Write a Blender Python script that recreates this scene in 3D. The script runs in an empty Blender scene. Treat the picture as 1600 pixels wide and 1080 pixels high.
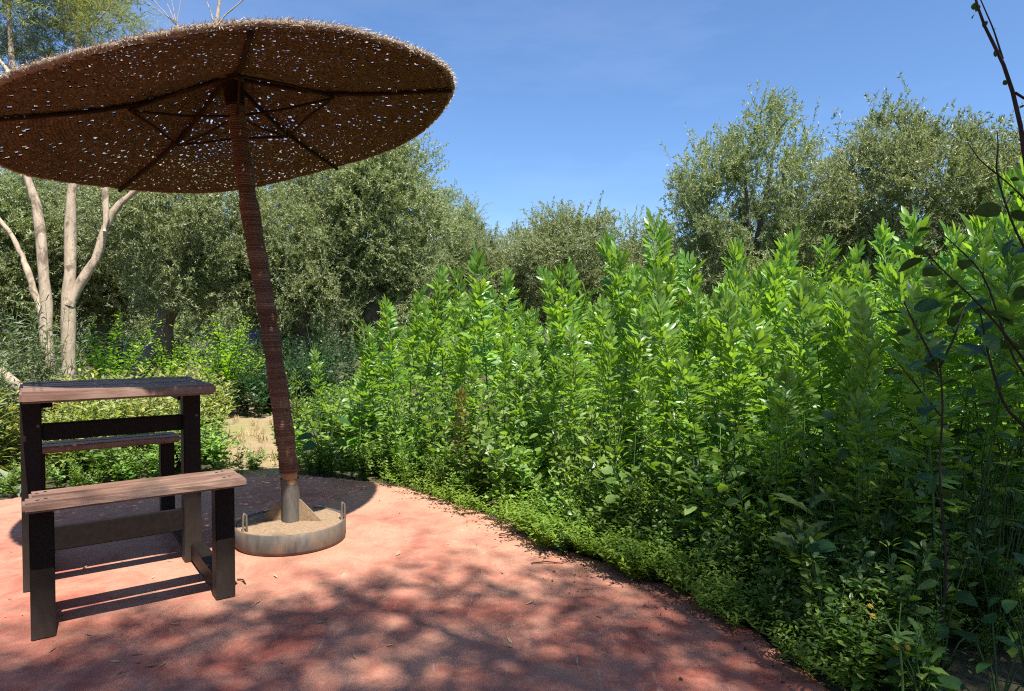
import bpy, bmesh, math
import numpy as np
from mathutils import Vector, Matrix

# ------------------------------------------------------------------ camera, sky, sun, exposure
scn = bpy.context.scene
CAM_H, F_PX, PITCH = 1.1, 1055.0, math.radians(1.4)
cd = bpy.data.cameras.new("camera")
cam = bpy.data.objects.new("camera", cd)
scn.collection.objects.link(cam)
cam.location = (0, 0, CAM_H)
cam.rotation_euler = (math.pi / 2 - PITCH, 0, 0)
cd.sensor_width = 36
cd.lens = 36 * F_PX / 1600
cd.clip_start, cd.clip_end = 0.05, 600
scn.camera = cam

SX, SY = -0.27, 0.47                      # shadow offset per metre of height
el = math.atan(1 / math.hypot(SX, SY))
w = bpy.data.worlds.new("World"); scn.world = w; w.use_nodes = True
nt = w.node_tree
bg = nt.nodes['Background']
sky = nt.nodes.new('ShaderNodeTexSky'); sky.sky_type = 'NISHITA'
sky.sun_disc = False
sky.sun_elevation = el
sky.sun_rotation = math.atan2(-SX, -SY)
sky.altitude = 0; sky.air_density = 1.0; sky.dust_density = 0.6; sky.ozone_density = 10
tco = nt.nodes.new('ShaderNodeTexCoord'); mpg = nt.nodes.new('ShaderNodeMapping')
mpg.inputs['Scale'].default_value = (1.2, 1.2, 5); mpg.inputs['Rotation'].default_value = (.3, .25, .4)
nt.links.new(tco.outputs['Generated'], mpg.inputs[0])
nz_ = nt.nodes.new('ShaderNodeTexNoise'); nz_.inputs['Scale'].default_value = 1.6; nz_.inputs['Detail'].default_value = 7; nz_.inputs['Roughness'].default_value = .6
nt.links.new(mpg.outputs[0], nz_.inputs['Vector'])
mr_ = nt.nodes.new('ShaderNodeMapRange'); mr_.inputs[1].default_value = .46; mr_.inputs[2].default_value = .78; mr_.inputs[4].default_value = .11
nt.links.new(nz_.outputs['Fac'], mr_.inputs[0])
cm = nt.nodes.new('ShaderNodeMix'); cm.data_type = 'RGBA'; cm.inputs[7].default_value = (6, 6.6, 7.2, 1)
nt.links.new(mr_.outputs[0], cm.inputs[0]); nt.links.new(sky.outputs[0], cm.inputs[6])
nt.links.new(cm.outputs[2], bg.inputs[0])
bg.inputs[1].default_value = 0.10
sl = bpy.data.lights.new("sun", 'SUN'); sl.energy = 5.0; sl.angle = math.radians(0.53); sl.color = (1, 0.955, 0.88)
so = bpy.data.objects.new("sun", sl); scn.collection.objects.link(so)
so.rotation_euler = Vector((-SX, -SY, 1)).to_track_quat('Z', 'Y').to_euler()
so.location = (4, -6, 14)
vs = scn.view_settings
vs.view_transform = 'Standard'; vs.look = 'None'; vs.exposure = 1.0; vs.gamma = 1.0; vs.use_curve_mapping = False
cy = scn.cycles
cy.use_denoising = False; cy.pixel_filter_type = 'BLACKMAN_HARRIS'; cy.filter_width = 1.15; cy.sample_clamp_indirect = 4
cy.max_bounces = 8; cy.diffuse_bounces = 4; cy.glossy_bounces = 2; cy.transmission_bounces = 4
cy.caustics_reflective = False; cy.caustics_refractive = False

# ------------------------------------------------------------------ helpers
C = scn.collection
rng = np.random.default_rng(11)
R = math.radians


def P(px, py, Y=None, z=None):
    """world point seen at a pixel of the 1600 x 1080 photograph, at depth Y or height z"""
    a = (px - 800) / F_PX; b = -(py - 540) / F_PX
    c, s = math.cos(PITCH), math.sin(PITCH)
    d = np.array([a, c + b * s, -s + b * c])
    t = Y / d[1] if Y is not None else (z - CAM_H) / d[2]
    return np.array([0, 0, CAM_H]) + t * d


def to_px(x, y):
    return 800 + F_PX * x / y


def nrm(v):
    v = np.asarray(v, float)
    return v / np.maximum(np.linalg.norm(v, axis=-1, keepdims=True), 1e-9)


def frames(d, up=(0, 0, 1), roll=None, scale=None):
    """(n,3,3) matrices whose columns are x (across), y (along d), z (normal)"""
    d = nrm(d); n = len(d)
    up = np.broadcast_to(np.asarray(up, float), d.shape)
    x = np.cross(d, up)
    bad = np.linalg.norm(x, axis=1) < 1e-3
    x[bad] = (1, 0, 0)
    x = nrm(x); z = np.cross(x, d)
    if roll is not None:
        c, s = np.cos(roll)[:, None], np.sin(roll)[:, None]
        x, z = x * c + z * s, z * c - x * s
    M = np.stack([x, d, z], axis=2)
    if scale is not None:
        M = M * np.asarray(scale)[:, None, None]
    return M


class Geo:
    def __init__(self):
        self.V, self.F4, self.F3, self.T, self.n = [], [], [], [], 0

    def add(self, V, F, t=0.5):
        V = np.asarray(V, float).reshape(-1, 3)
        F = np.asarray(F, int)
        if F.size:
            (self.F4 if F.shape[1] == 4 else self.F3).append(F + self.n)
        self.V.append(V)
        self.T.append(np.broadcast_to(np.asarray(t, float), (len(V),)))
        self.n += len(V)
        return self

    def inst(self, tpl, M, pos, t=None):
        V, F = tpl; n, k = len(pos), len(V)
        if n == 0: return self
        W = np.einsum('nij,kj->nki', M, V) + np.asarray(pos)[:, None, :]
        FF = (F[None] + (np.arange(n) * k)[:, None, None]).reshape(-1, F.shape[1])
        tt = 0.5 if t is None else np.repeat(t, k)
        return self.add(W.reshape(-1, 3), FF, tt)

    def tube(self, pts, rad, sides=6, t=0.5, cap=True):
        pts = np.asarray(pts, float); m = len(pts)
        rad = np.broadcast_to(np.asarray(rad, float), (m,))
        tan = nrm(np.gradient(pts, axis=0))
        ref = np.array([0, 0, 1.0]) if abs(tan[:, 2]).mean() < .8 else np.array([0, 1.0, 0])
        x = nrm(np.cross(tan, ref)); z = np.cross(x, tan)
        a = np.linspace(0, 2 * np.pi, sides, endpoint=False)
        V = pts[:, None] + rad[:, None, None] * (x[:, None] * np.cos(a)[None, :, None] + z[:, None] * np.sin(a)[None, :, None])
        V = V.reshape(-1, 3)
        i = np.arange(m - 1)[:, None] * sides; j = np.arange(sides)[None]
        jn = (j + 1) % sides
        F = np.stack([i + j, i + jn, i + sides + jn, i + sides + j], -1).reshape(-1, 4)
        self.add(V, F, t)
        if cap:
            o = self.n - m * sides
            for k in (0, m - 1):
                c = [o + k * sides + q for q in range(sides)]
                if sides == 4: self.F4.append(np.array([c]))
                else:
                    self.F3.append(np.array([[c[0], c[q], c[q + 1]] for q in range(1, sides - 1)]))
        return self

    def mesh(self, name, mat, smooth=True):
        V = np.concatenate(self.V) if self.V else np.zeros((0, 3))
        q = np.concatenate(self.F4) if self.F4 else np.zeros((0, 4), int)
        t = np.concatenate(self.F3) if self.F3 else np.zeros((0, 3), int)
        me = bpy.data.meshes.new(name)
        me.vertices.add(len(V)); me.vertices.foreach_set('co', V.astype(np.float32).ravel())
        me.loops.add(q.size + t.size)
        me.loops.foreach_set('vertex_index', np.concatenate([q.ravel(), t.ravel()]).astype(np.int32))
        me.polygons.add(len(q) + len(t))
        st = np.concatenate([np.arange(len(q)) * 4, q.size + np.arange(len(t)) * 3]).astype(np.int32)
        me.polygons.foreach_set('loop_start', st)
        me.polygons.foreach_set('use_smooth', np.full(len(q) + len(t), smooth))
        at = me.attributes.new('tint', 'FLOAT', 'POINT')
        at.data.foreach_set('value', np.concatenate(self.T).astype(np.float32))
        me.update(calc_edges=True)
        me.materials.append(mat)
        return me

    def build(self, name, mat, parent=None, smooth=True, **kw):
        return link(name, self.mesh(name, mat, smooth), parent, **kw)


def link(name, me, parent=None, label=None, cat=None, group=None, kind=None, loc=None, rot=None):
    o = bpy.data.objects.new(name, me); C.objects.link(o)
    if parent is not None: o.parent = parent
    if loc is not None: o.location = [float(v) for v in loc]
    if rot is not None: o.rotation_euler = rot
    tag(o, label, cat, group, kind)
    return o


def tag(o, label=None, cat=None, group=None, kind=None):
    if label: o['label'] = label
    if cat: o['category'] = cat
    if group: o['group'] = group
    if kind: o['kind'] = kind


def thing(name, label, cat, loc=(0, 0, 0), rz=0, group=None):
    return link(name, None, None, label, cat, group, None, loc, (0, 0, rz))


def copy_tree(o, parent=None):
    c = o.copy(); C.objects.link(c)
    if parent is not None: c.parent = parent
    for ch in list(o.children): copy_tree(ch, c)
    return c


def bev_box(name, size, mat, parent, loc, rot=(0, 0, 0), bev=.006, wob=0, **kw):
    bm = bmesh.new()
    bmesh.ops.create_cube(bm, size=1)
    bmesh.ops.scale(bm, vec=size, verts=bm.verts)
    if wob:
        lng = [e for e in bm.edges if abs(abs((e.verts[0].co - e.verts[1].co).x) - size[0]) < 1e-4]
        bmesh.ops.subdivide_edges(bm, edges=lng, cuts=7, use_grid_fill=True)
        r = np.random.default_rng(int(abs(loc[1]) * 1000 + size[0] * 977))
        for v in bm.verts: v.co += Vector(r.normal(size=3) * wob * np.array([1, 1, .5]))
        bmesh.ops.bevel(bm, geom=[e for e in bm.edges if e.is_manifold and e.calc_face_angle(0) > .8], offset=bev, segments=2, affect='EDGES')
    else:
        bmesh.ops.bevel(bm, geom=bm.edges[:], offset=bev, segments=2, affect='EDGES')
    me = bpy.data.meshes.new(name); bm.to_mesh(me); bm.free(); me.materials.append(mat)
    return link(name, me, parent, loc=loc, rot=rot, **kw)


# ------------------------------------------------------------------ materials
def base_mat(name):
    m = bpy.data.materials.new(name); m.use_nodes = True
    n = m.node_tree.nodes; l = m.node_tree.links
    return m, n, l, n['Principled BSDF']


def noise(n, l, scale, detail=4, rough=.55, co=None, dist=0):
    t = n.new('ShaderNodeTexNoise'); t.inputs['Scale'].default_value = scale
    t.inputs['Detail'].default_value = detail; t.inputs['Roughness'].default_value = rough
    t.inputs['Distortion'].default_value = dist
    if co is not None: l.new(co, t.inputs['Vector'])
    return t.outputs['Fac']


def ramp(n, l, fac, stops):
    r = n.new('ShaderNodeValToRGB'); e = r.color_ramp.elements
    while len(e) < len(stops): e.new(.5)
    for el_, (p, c) in zip(e, stops):
        el_.position = p; el_.color = (*c, 1) if len(c) == 3 else c
    l.new(fac, r.inputs[0]); return r.outputs[0]


def mixc(n, l, fac, a, b, mode='MIX'):
    m = n.new('ShaderNodeMix'); m.data_type = 'RGBA'; m.blend_type = mode
    for i, v in ((0, fac), (6, a), (7, b)):
        if hasattr(v, 'links'): l.new(v, m.inputs[i])
        else: m.inputs[i].default_value = v if i == 0 else (*v, 1)
    return m.outputs[2]


def bump(n, l, b, h, s=.4, d=.01):
    k = n.new('ShaderNodeBump'); k.inputs['Strength'].default_value = s; k.inputs['Distance'].default_value = d
    l.new(h, k.inputs['Height']); l.new(k.outputs[0], b.inputs['Normal'])


def mapped(n, l, scale=(1, 1, 1), which='Object'):
    t = n.new('ShaderNodeTexCoord'); m = n.new('ShaderNodeMapping')
    m.inputs['Scale'].default_value = scale
    l.new(t.outputs[which], m.inputs['Vector']); return m.outputs[0]


def leaf_mat(name, a, b, back=None, trans=.35, tcol=None, rough=.42, spec=.4, var=.25):
    m, n, l, p = base_mat(name)
    at = n.new('ShaderNodeAttribute'); at.attribute_name = 'tint'
    col = mixc(n, l, at.outputs['Fac'], a, b)
    oi = n.new('ShaderNodeObjectInfo')
    hs = n.new('ShaderNodeHueSaturation')
    mr = n.new('ShaderNodeMapRange'); mr.inputs[3].default_value = 1 - var; mr.inputs[4].default_value = 1 + var
    l.new(oi.outputs['Random'], mr.inputs[0]); l.new(mr.outputs[0], hs.inputs['Value'])
    mh = n.new('ShaderNodeMapRange'); mh.inputs[3].default_value = .488; mh.inputs[4].default_value = .508
    l.new(oi.outputs['Random'], mh.inputs[0]); l.new(mh.outputs[0], hs.inputs['Hue'])
    l.new(col, hs.inputs['Color']); col = hs.outputs[0]
    if back:
        g = n.new('ShaderNodeNewGeometry')
        col = mixc(n, l, g.outputs['Backfacing'], col, back)
    l.new(col, p.inputs['Base Color'])
    p.inputs['Roughness'].default_value = rough; p.inputs['Specular IOR Level'].default_value = spec
    tr = n.new('ShaderNodeBsdfTranslucent')
    tc = mixc(n, l, 1.0, col, tcol or (1.5, 1.55, .6), 'MULTIPLY')
    l.new(tc, tr.inputs[0])
    mx = n.new('ShaderNodeMixShader'); mx.inputs[0].default_value = trans
    l.new(p.outputs[0], mx.inputs[1]); l.new(tr.outputs[0], mx.inputs[2])
    l.new(mx.outputs[0], n['Material Output'].inputs[0])
    return m


def bark_mat(name, dark, light, sc=18, stretch=.25, s=.8, scar=None):
    m, n, l, p = base_mat(name)
    co = mapped(n, l, (1, 1, stretch))
    f = noise(n, l, sc, 6, .65, co, .4)
    f2 = noise(n, l, sc * .22, 3, .5, co)
    c = ramp(n, l, f, [(.3, dark), (.62, light)])
    c = mixc(n, l, f2, c, mixc(n, l, .55, c, light))
    if scar:
        f3 = noise(n, l, 9, 7, .75, mapped(n, l, (1, 1, .7)), .6)
        c = mixc(n, l, ramp(n, l, f3, [(.52, (0, 0, 0)), (.62, (.8, .8, .8))]), c, scar)
        f4 = noise(n, l, 14, 3, .6, mapped(n, l, (1, 1, 5)))
        c = mixc(n, l, ramp(n, l, f4, [(.66, (0, 0, 0)), (.72, (.6, .6, .6))]), c, scar)
    l.new(c, p.inputs['Base Color']); p.inputs['Roughness'].default_value = .9
    p.inputs['Specular IOR Level'].default_value = .15
    bump(n, l, p, f, s, .01); return m


def plain(name, col, rough=.7, spec=.3, sc=30, var=.25, bs=.3, metal=0, stretch=(1, 1, 1)):
    m, n, l, p = base_mat(name)
    f = noise(n, l, sc, 5, .6, mapped(n, l, stretch))
    c = ramp(n, l, f, [(.25, [v * (1 - var) for v in col]), (.75, [min(1, v * (1 + var)) for v in col])])
    l.new(c, p.inputs['Base Color']); p.inputs['Roughness'].default_value = rough
    p.inputs['Specular IOR Level'].default_value = spec; p.inputs['Metallic'].default_value = metal
    if bs: bump(n, l, p, f, bs, .004)
    return m


def patio_mat():
    m, n, l, p = base_mat('worn_red_concrete')
    co = mapped(n, l)
    big = noise(n, l, .9, 5, .6, co, .5); mid = noise(n, l, 5.5, 6, .65, co, .8)
    fine = noise(n, l, 70, 4, .7, co); grit = noise(n, l, 320, 2, .6, co)
    brush = noise(n, l, 26, 4, .7, mapped(n, l, (1, .12, 1)))
    red = ramp(n, l, mid, [(.28, (.27, .068, .047)), (.5, (.37, .110, .074)), (.72, (.45, .175, .118))])
    dust = ramp(n, l, fine, [(.3, (.41, .20, .128)), (.7, (.53, .30, .205))])
    sx = n.new('ShaderNodeSeparateXYZ'); l.new(co, sx.inputs[0])
    gy = n.new('ShaderNodeMapRange'); gy.inputs[1].default_value = 1.9; gy.inputs[2].default_value = 4.6
    gy.inputs[3].default_value = -.04; gy.inputs[4].default_value = .12
    l.new(sx.outputs[1], gy.inputs[0])
    ab = n.new('ShaderNodeMath'); ab.operation = 'ADD'; l.new(big, ab.inputs[0]); l.new(gy.outputs[0], ab.inputs[1])
    am = n.new('ShaderNodeMath'); am.operation = 'MULTIPLY_ADD'; am.inputs[1].default_value = .5; l.new(mid, am.inputs[0])
    l.new(ab.outputs[0], am.inputs[2])
    fd = ramp(n, l, am.outputs[0], [(.60, (.05, .05, .05)), (.92, (.9, .9, .9))])
    c = mixc(n, l, fd, red, dust)
    scuff = ramp(n, l, brush, [(.62, (0, 0, 0)), (.75, (.4, .4, .4))])
    c = mixc(n, l, scuff, c, (.62, .45, .36))
    st = ramp(n, l, noise(n, l, 3.1, 7, .75, co, 1.2), [(.55, (0, 0, 0)), (.70, (.6, .6, .6))])
    c = mixc(n, l, st, c, (.22, .135, .10))
    sp = ramp(n, l, noise(n, l, 8.3, 6, .8, co, .3), [(.64, (0, 0, 0)), (.74, (.7, .7, .7))])
    c = mixc(n, l, sp, c, (.62, .52, .46))
    gr = ramp(n, l, grit, [(.25, (.82, .82, .82)), (.6, (1.04, 1.04, 1.04))])
    c = mixc(n, l, 1.0, c, gr, 'MULTIPLY')
    l.new(c, p.inputs['Base Color']); p.inputs['Roughness'].default_value = .85
    p.inputs['Specular IOR Level'].default_value = .2
    a = n.new('ShaderNodeMath'); a.operation = 'ADD'; l.new(fine, a.inputs[0]); l.new(mid, a.inputs[1])
    a2 = n.new('ShaderNodeMath'); a2.operation = 'ADD'; l.new(a.outputs[0], a2.inputs[0]); l.new(brush, a2.inputs[1])
    bump(n, l, p, a2.outputs[0], .45, .008); return m


def wood_mat(name, dark, light, wear):
    m, n, l, p = base_mat(name)
    co = mapped(n, l, (1.2, 14, 14))
    g = noise(n, l, 5, 6, .65, co, .6); g2 = noise(n, l, 3.2, 4, .6, mapped(n, l, (1, 2.5, 2.5)))
    c = ramp(n, l, g, [(.3, dark), (.68, light)])
    wf = ramp(n, l, g2, [(.48, (0, 0, 0)), (.72, (.8, .8, .8))])
    c = mixc(n, l, wf, c, wear)
    l.new(c, p.inputs['Base Color']); p.inputs['Roughness'].default_value = .5
    p.inputs['Specular IOR Level'].default_value = .45
    bump(n, l, p, g, .5, .003); return m


def ground_mat(name, a, b, c3):
    m, n, l, p = base_mat(name)
    co = mapped(n, l)
    f = noise(n, l, 3.5, 8, .7, co); f2 = noise(n, l, .5, 4, .6, co); f3 = noise(n, l, 45, 4, .7, co)
    c = ramp(n, l, f, [(.3, a), (.7, b)])
    g = ramp(n, l, f2, [(.45, (0, 0, 0)), (.65, (.7, .7, .7))])
    c = mixc(n, l, g, c, c3)
    l.new(c, p.inputs['Base Color']); p.inputs['Roughness'].default_value = .95
    ad = n.new('ShaderNodeMath'); ad.operation = 'ADD'; l.new(f, ad.inputs[0]); l.new(f3, ad.inputs[1])
    bump(n, l, p, ad.outputs[0], .8, .03); return m


def steel_mat():
    m, n, l, p = base_mat('weathered_steel')
    co = mapped(n, l, (1, 1, .25))
    f = noise(n, l, 28, 6, .7, co, .3); f2 = noise(n, l, 7, 4, .6, mapped(n, l))
    c = ramp(n, l, f, [(.3, (.055, .05, .042)), (.6, (.115, .10, .085)), (.8, (.20, .14, .085))])
    r_ = ramp(n, l, f2, [(.5, (0, 0, 0)), (.7, (.65, .65, .65))])
    c = mixc(n, l, r_, c, (.19, .115, .06))
    l.new(c, p.inputs['Base Color']); p.inputs['Roughness'].default_value = .6
    bump(n, l, p, f, .4, .003); return m


def leg_mat():
    m, n, l, p = base_mat('dark_paint_sunlit_foot')
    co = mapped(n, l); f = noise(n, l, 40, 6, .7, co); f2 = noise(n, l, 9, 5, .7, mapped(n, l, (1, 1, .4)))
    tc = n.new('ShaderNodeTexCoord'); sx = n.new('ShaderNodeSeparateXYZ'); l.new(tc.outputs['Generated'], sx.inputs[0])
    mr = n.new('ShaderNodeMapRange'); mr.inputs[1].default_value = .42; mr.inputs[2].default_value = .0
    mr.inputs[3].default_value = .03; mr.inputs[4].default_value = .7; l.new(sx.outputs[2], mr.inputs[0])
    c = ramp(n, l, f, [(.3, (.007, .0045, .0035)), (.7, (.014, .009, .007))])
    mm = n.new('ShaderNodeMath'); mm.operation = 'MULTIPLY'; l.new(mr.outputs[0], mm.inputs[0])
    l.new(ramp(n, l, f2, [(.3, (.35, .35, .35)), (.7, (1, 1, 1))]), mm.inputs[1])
    c = mixc(n, l, mm.outputs[0], c, (.075, .058, .048))  # sunlight on the lower legs, put into the paint as a paler foot
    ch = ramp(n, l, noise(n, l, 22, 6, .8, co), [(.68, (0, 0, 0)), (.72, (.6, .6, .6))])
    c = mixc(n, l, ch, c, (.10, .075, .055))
    l.new(c, p.inputs['Base Color']); p.inputs['Roughness'].default_value = .55
    p.inputs['Specular IOR Level'].default_value = .2
    bump(n, l, p, f, .3, .003); return m


def rope_mat(name, c0, c1, c2, c3):
    m, n, l, p = base_mat(name)
    at = n.new('ShaderNodeAttribute'); at.attribute_name = 'tint'
    f = noise(n, l, 150, 4, .7, mapped(n, l)); f2 = noise(n, l, 6, 4, .6, mapped(n, l))
    c = ramp(n, l, at.outputs['Fac'], [(0, c0), (.5, c1), (1, c2)])
    c = mixc(n, l, ramp(n, l, f2, [(.4, (0, 0, 0)), (.7, (.6, .6, .6))]), c, c3)
    c = mixc(n, l, 1.0, c, ramp(n, l, f, [(.3, (.6, .6, .6)), (.7, (1.2, 1.2, 1.2))]), 'MULTIPLY')
    l.new(c, p.inputs['Base Color']); p.inputs['Roughness'].default_value = .95
    p.inputs['Specular IOR Level'].default_value = .1
    bump(n, l, p, f, .7, .004); return m


M = dict(
    patio=patio_mat(),
    soil=ground_mat('garden_soil', (.05, .036, .02), (.11, .08, .045), (.045, .065, .02)),
    path=ground_mat('dry_dirt_path', (.30, .20, .11), (.42, .30, .18), (.26, .24, .08)),
    top=wood_mat('stained_plank', (.13, .068, .048), (.27, .155, .112), (.36, .25, .185)),
    dark=plain('dark_brown_paint', (.009, .006, .0048), .6, .2, 40, .5, .25),
    rim=rope_mat('rim_binding', (.16, .11, .07), (.28, .21, .15), (.40, .33, .25), (.22, .15, .10)),
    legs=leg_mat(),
    steel=steel_mat(),
    sand=plain('sandy_mortar', (.27, .185, .115), .95, .1, 60, .35, .5),
    rope=rope_mat('brown_rope', (.14, .075, .048), (.22, .125, .08), (.31, .19, .125), (.16, .085, .055)),
    fibre=leaf_mat('thin_bleached_fibre', (.45, .38, .29), (.64, .56, .45), None, .7, (1.1, 1.05, 1.0), .9, .1, .05),
    bare=plain('bare_pole_wood', (.36, .2, .10), .8, .2, 20, .25, .3, 0, (1, 1, .15)),
    weave=rope_mat('woven_palm_fibre', (.062, .038, .020), (.125, .078, .042), (.21, .14, .082), (.12, .068, .036)),
    fringe=plain('bleached_fibre', (.54, .47, .39), .95, .1, 60, .3, .2),
    rib=plain('dark_wrapped_rib', (.035, .018, .010), .95, .1, 90, .4, .4),
    pale_bark=bark_mat('pale_smooth_bark', (.24, .18, .125), (.47, .38, .28), 22, .35, .7, (.11, .08, .055)),
    olive_bark=bark_mat('grey_olive_bark', (.07, .055, .042), (.21, .17, .135), 14, .2, 1),
    dark_bark=bark_mat('dark_twig_bark', (.022, .015, .012), (.06, .045, .036), 40, .3, .5),
    olive=leaf_mat('olive_leaf', (.11, .145, .05), (.33, .37, .155), (.33, .36, .20), .32, (1.4, 1.5, .6), .42, .5, .22),
    fava=leaf_mat('broad_bean_leaf', (.085, .19, .030), (.255, .40, .075), (.19, .30, .09), .48, (1.8, 1.9, .35), .34, .6, .25),
    favastem=plain('bean_stem', (.09, .17, .04), .6, .3, 30, .2, 0),
    weedstem=plain('weed_stem', (.05, .095, .028), .6, .3, 30, .2, 0),
    yellowing=leaf_mat('yellowing_bean_leaf', (.15, .13, .045), (.24, .26, .06), None, .35, None, .45, .4, .15),
    weed=leaf_mat('weed_leaf', (.095, .185, .035), (.29, .40, .11), None, .42, (1.5, 1.7, .45), .36, .55, .3),
    lime=leaf_mat('bright_groundcover_leaf', (.12, .22, .03), (.24, .35, .055), None, .42, (1.5, 1.6, .4), .5, .35, .2),
    grey=leaf_mat('grey_green_leaf', (.12, .16, .09), (.25, .29, .17), None, .25, None, .5, .4, .2),
    pale=leaf_mat('pale_yellow_green_leaf', (.20, .25, .065), (.42, .43, .16), None, .38, None, .45, .4, .2),
    citrus=leaf_mat('yellow_green_shrub_leaf', (.18, .34, .015), (.38, .52, .05), None, .45, (1.4, 1.5, .4), .4, .5, .15),
    hedge=leaf_mat('dark_hedge_leaf', (.02, .055, .02), (.05, .11, .035), None, .2, None, .4, .4, .15),
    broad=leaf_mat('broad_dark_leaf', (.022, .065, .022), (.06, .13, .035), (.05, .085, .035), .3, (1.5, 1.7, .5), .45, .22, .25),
    grass=leaf_mat('grass_blade', (.08, .18, .03), (.2, .32, .07), None, .4, None, .45, .4, .2),
    straw=leaf_mat('dry_straw', (.34, .25, .12), (.5, .38, .2), None, .2, (1, 1, 1), .8, .2, .2),
    yellow=plain('yellow_petal', (.7, .42, .04), .6, .3, 40, .2, 0),
    orange=plain('orange_petal', (.62, .15, .03), .6, .3, 40, .2, 0),
    white=plain('white_petal', (.7, .68, .6), .7, .3, 40, .1, 0),
    pink=plain('pink_petal', (.6, .16, .17), .6, .3, 40, .15, 0),
    wall=plain('whitewash', (.52, .55, .62), .9, .1, 3, .1, .2),
    blue=plain('blue_plastic', (.09, .11, .38), .5, .4, 8, .1, 0),
)

# ------------------------------------------------------------------ setting: ground, path, patio
PC = np.array([-1.9, 2.2])
pe = np.array([P(*q, z=0)[:2] for q in [(0, 780), (200, 757), (400, 741), (500, 742), (590, 752), (650, 766), (720, 790), (830, 832), (875, 850),
                                        (930, 872), (1050, 912), (1170, 975), (1240, 1025), (1310, 1080)]])
pa = np.arctan2(*(pe - PC).T[::-1]); pr_ = np.hypot(*(pe - PC).T)
order = np.argsort(pa)
pa, pr_ = pa[order], pr_[order]
pa_all = np.concatenate([[-math.pi, -2.4, -1.5, -.8, -.35], pa, [2.75, math.pi]])
pr_all = np.concatenate([[2.9, 3.4, 3.6, 3.5, 3.05], pr_, [2.62, 2.9]])


def patio_r(a): return np.interp(a, pa_all, pr_all)


def edge_dist(x, y):
    dx, dy = x - PC[0], y - PC[1]
    return np.hypot(dx, dy) - patio_r(np.arctan2(dy, dx))


def ground_sheet():
    g = Geo()
    ax = np.unique(np.concatenate([np.linspace(-90, 90, 25), np.linspace(-10, 10, 81)]))
    ay = np.unique(np.concatenate([np.linspace(-20, 120, 25), np.linspace(0, 14, 60)]))
    X, Y = np.meshgrid(ax, ay)
    Z = .03 * np.sin(X * 2.3 + 1) * np.sin(Y * 1.9) - .045
    Z = np.where(edge_dist(X, Y) < .3, -.028, Z)
    Z[edge_dist(X, Y) < -.15] = -.09
    n, m = X.shape
    V = np.stack([X, Y, Z], -1).reshape(-1, 3)
    i = np.arange(n - 1)[:, None] * m + np.arange(m - 1)[None]
    F = np.stack([i, i + 1, i + m + 1, i + m], -1).reshape(-1, 4)
    g.add(V, F)
    g.build('ground', M['soil'], kind='structure')


ground_sheet()


def patio():
    g = Geo(); n = 720
    a = np.linspace(-math.pi, math.pi, n, endpoint=False)
    r0 = np.random.default_rng(5)
    j = np.convolve(r0.normal(size=n + 8), np.ones(9) / 9, 'valid') * .04 + r0.normal(size=n) * .006
    r = patio_r(a) + j
    ring = lambda s, z: np.c_[PC[0] + np.cos(a) * (r * s[0] + s[1]), PC[1] + np.sin(a) * (r * s[0] + s[1]), np.full(n, z) + (r0.normal(size=n) * .003 if s[1] else 0)]
    lev = [ring((.0, .02), 0), ring((.5, 0), 0), ring((.9, 0), 0), ring((1, -.05), 0), ring((1, -.012), -.006), ring((1, 0), -.02), ring((1, .01), -.12)]
    lev[0][:, 2] = 0
    V = np.concatenate(lev)
    k = np.arange(len(lev) - 1)[:, None] * n; q = np.arange(n)[None]; qn = (q + 1) % n
    g.add(V, np.stack([k + q, k + n + q, k + n + qn, k + qn], -1).reshape(-1, 4))
    c = len(V)
    g.add([[PC[0], PC[1], 0]], np.zeros((0, 3)))
    g.F3.append(np.stack([np.full(n, c), np.arange(n), (np.arange(n) + 1) % n], -1))
    g.build('patio', M['patio'], kind='structure')


patio()


def path():
    g = Geo()
    L = [P(350, 752, z=0), P(355, 735, z=0), P(352, 690, z=0), P(352, 655, z=0), P(360, 632, z=0), P(380, 612, z=0)]
    Rr = [P(450, 754, z=0), P(440, 738, z=0), P(432, 690, z=0), P(424, 655, z=0), P(420, 632, z=0), P(425, 612, z=0)]
    rows = []
    for a, b in zip(L, Rr):
        rows.append(np.array([a + (b - a) * t for t in np.linspace(-.25, 1.1, 8)]))
    V = np.array(rows); V[..., 2] = .004; V[0, :, 2] = -.04; V[1, :, 2] = -.012
    V = V.reshape(-1, 3); m = 8
    i = np.arange(len(L) - 1)[:, None] * m + np.arange(m - 1)[None]
    g.add(V, np.stack([i, i + 1, i + m + 1, i + m], -1).reshape(-1, 4))
    g.build('path', M['path'], kind='structure')


path()

# ------------------------------------------------------------------ plant shapes
def leaf_tpl(L, W, prof=(.12, .75, 1, .7, .06), ts=(0, .25, .5, .78, 1), fold=.25, droop=.15):
    """a leaf along +y with a folded midrib, as quads"""
    V = []
    for t, p in zip(ts, prof):
        z = -droop * L * t * t
        hw = W / 2 * p
        V += [(-hw, L * t, z + fold * hw), (0, L * t, z), (hw, L * t, z + fold * hw)]
    F = []
    for i in range(len(ts) - 1):
        o = i * 3
        F += [(o, o + 1, o + 4, o + 3), (o + 1, o + 2, o + 5, o + 4)]
    return np.array(V), np.array(F)


def diamond(L, W, fold=.2):
    return np.array([(0, 0, 0), (W / 2, L * .45, fold * W), (0, L, -.04 * L), (-W / 2, L * .45, fold * W)]), np.array([(0, 1, 2, 3)])


def join_tpl(parts):
    V, F, o = [], [], 0
    for (v, f), m, p in parts:
        V.append(v @ np.asarray(m).T + p); F.append(f + o); o += len(v)
    return np.concatenate(V), np.concatenate(F)


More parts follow.
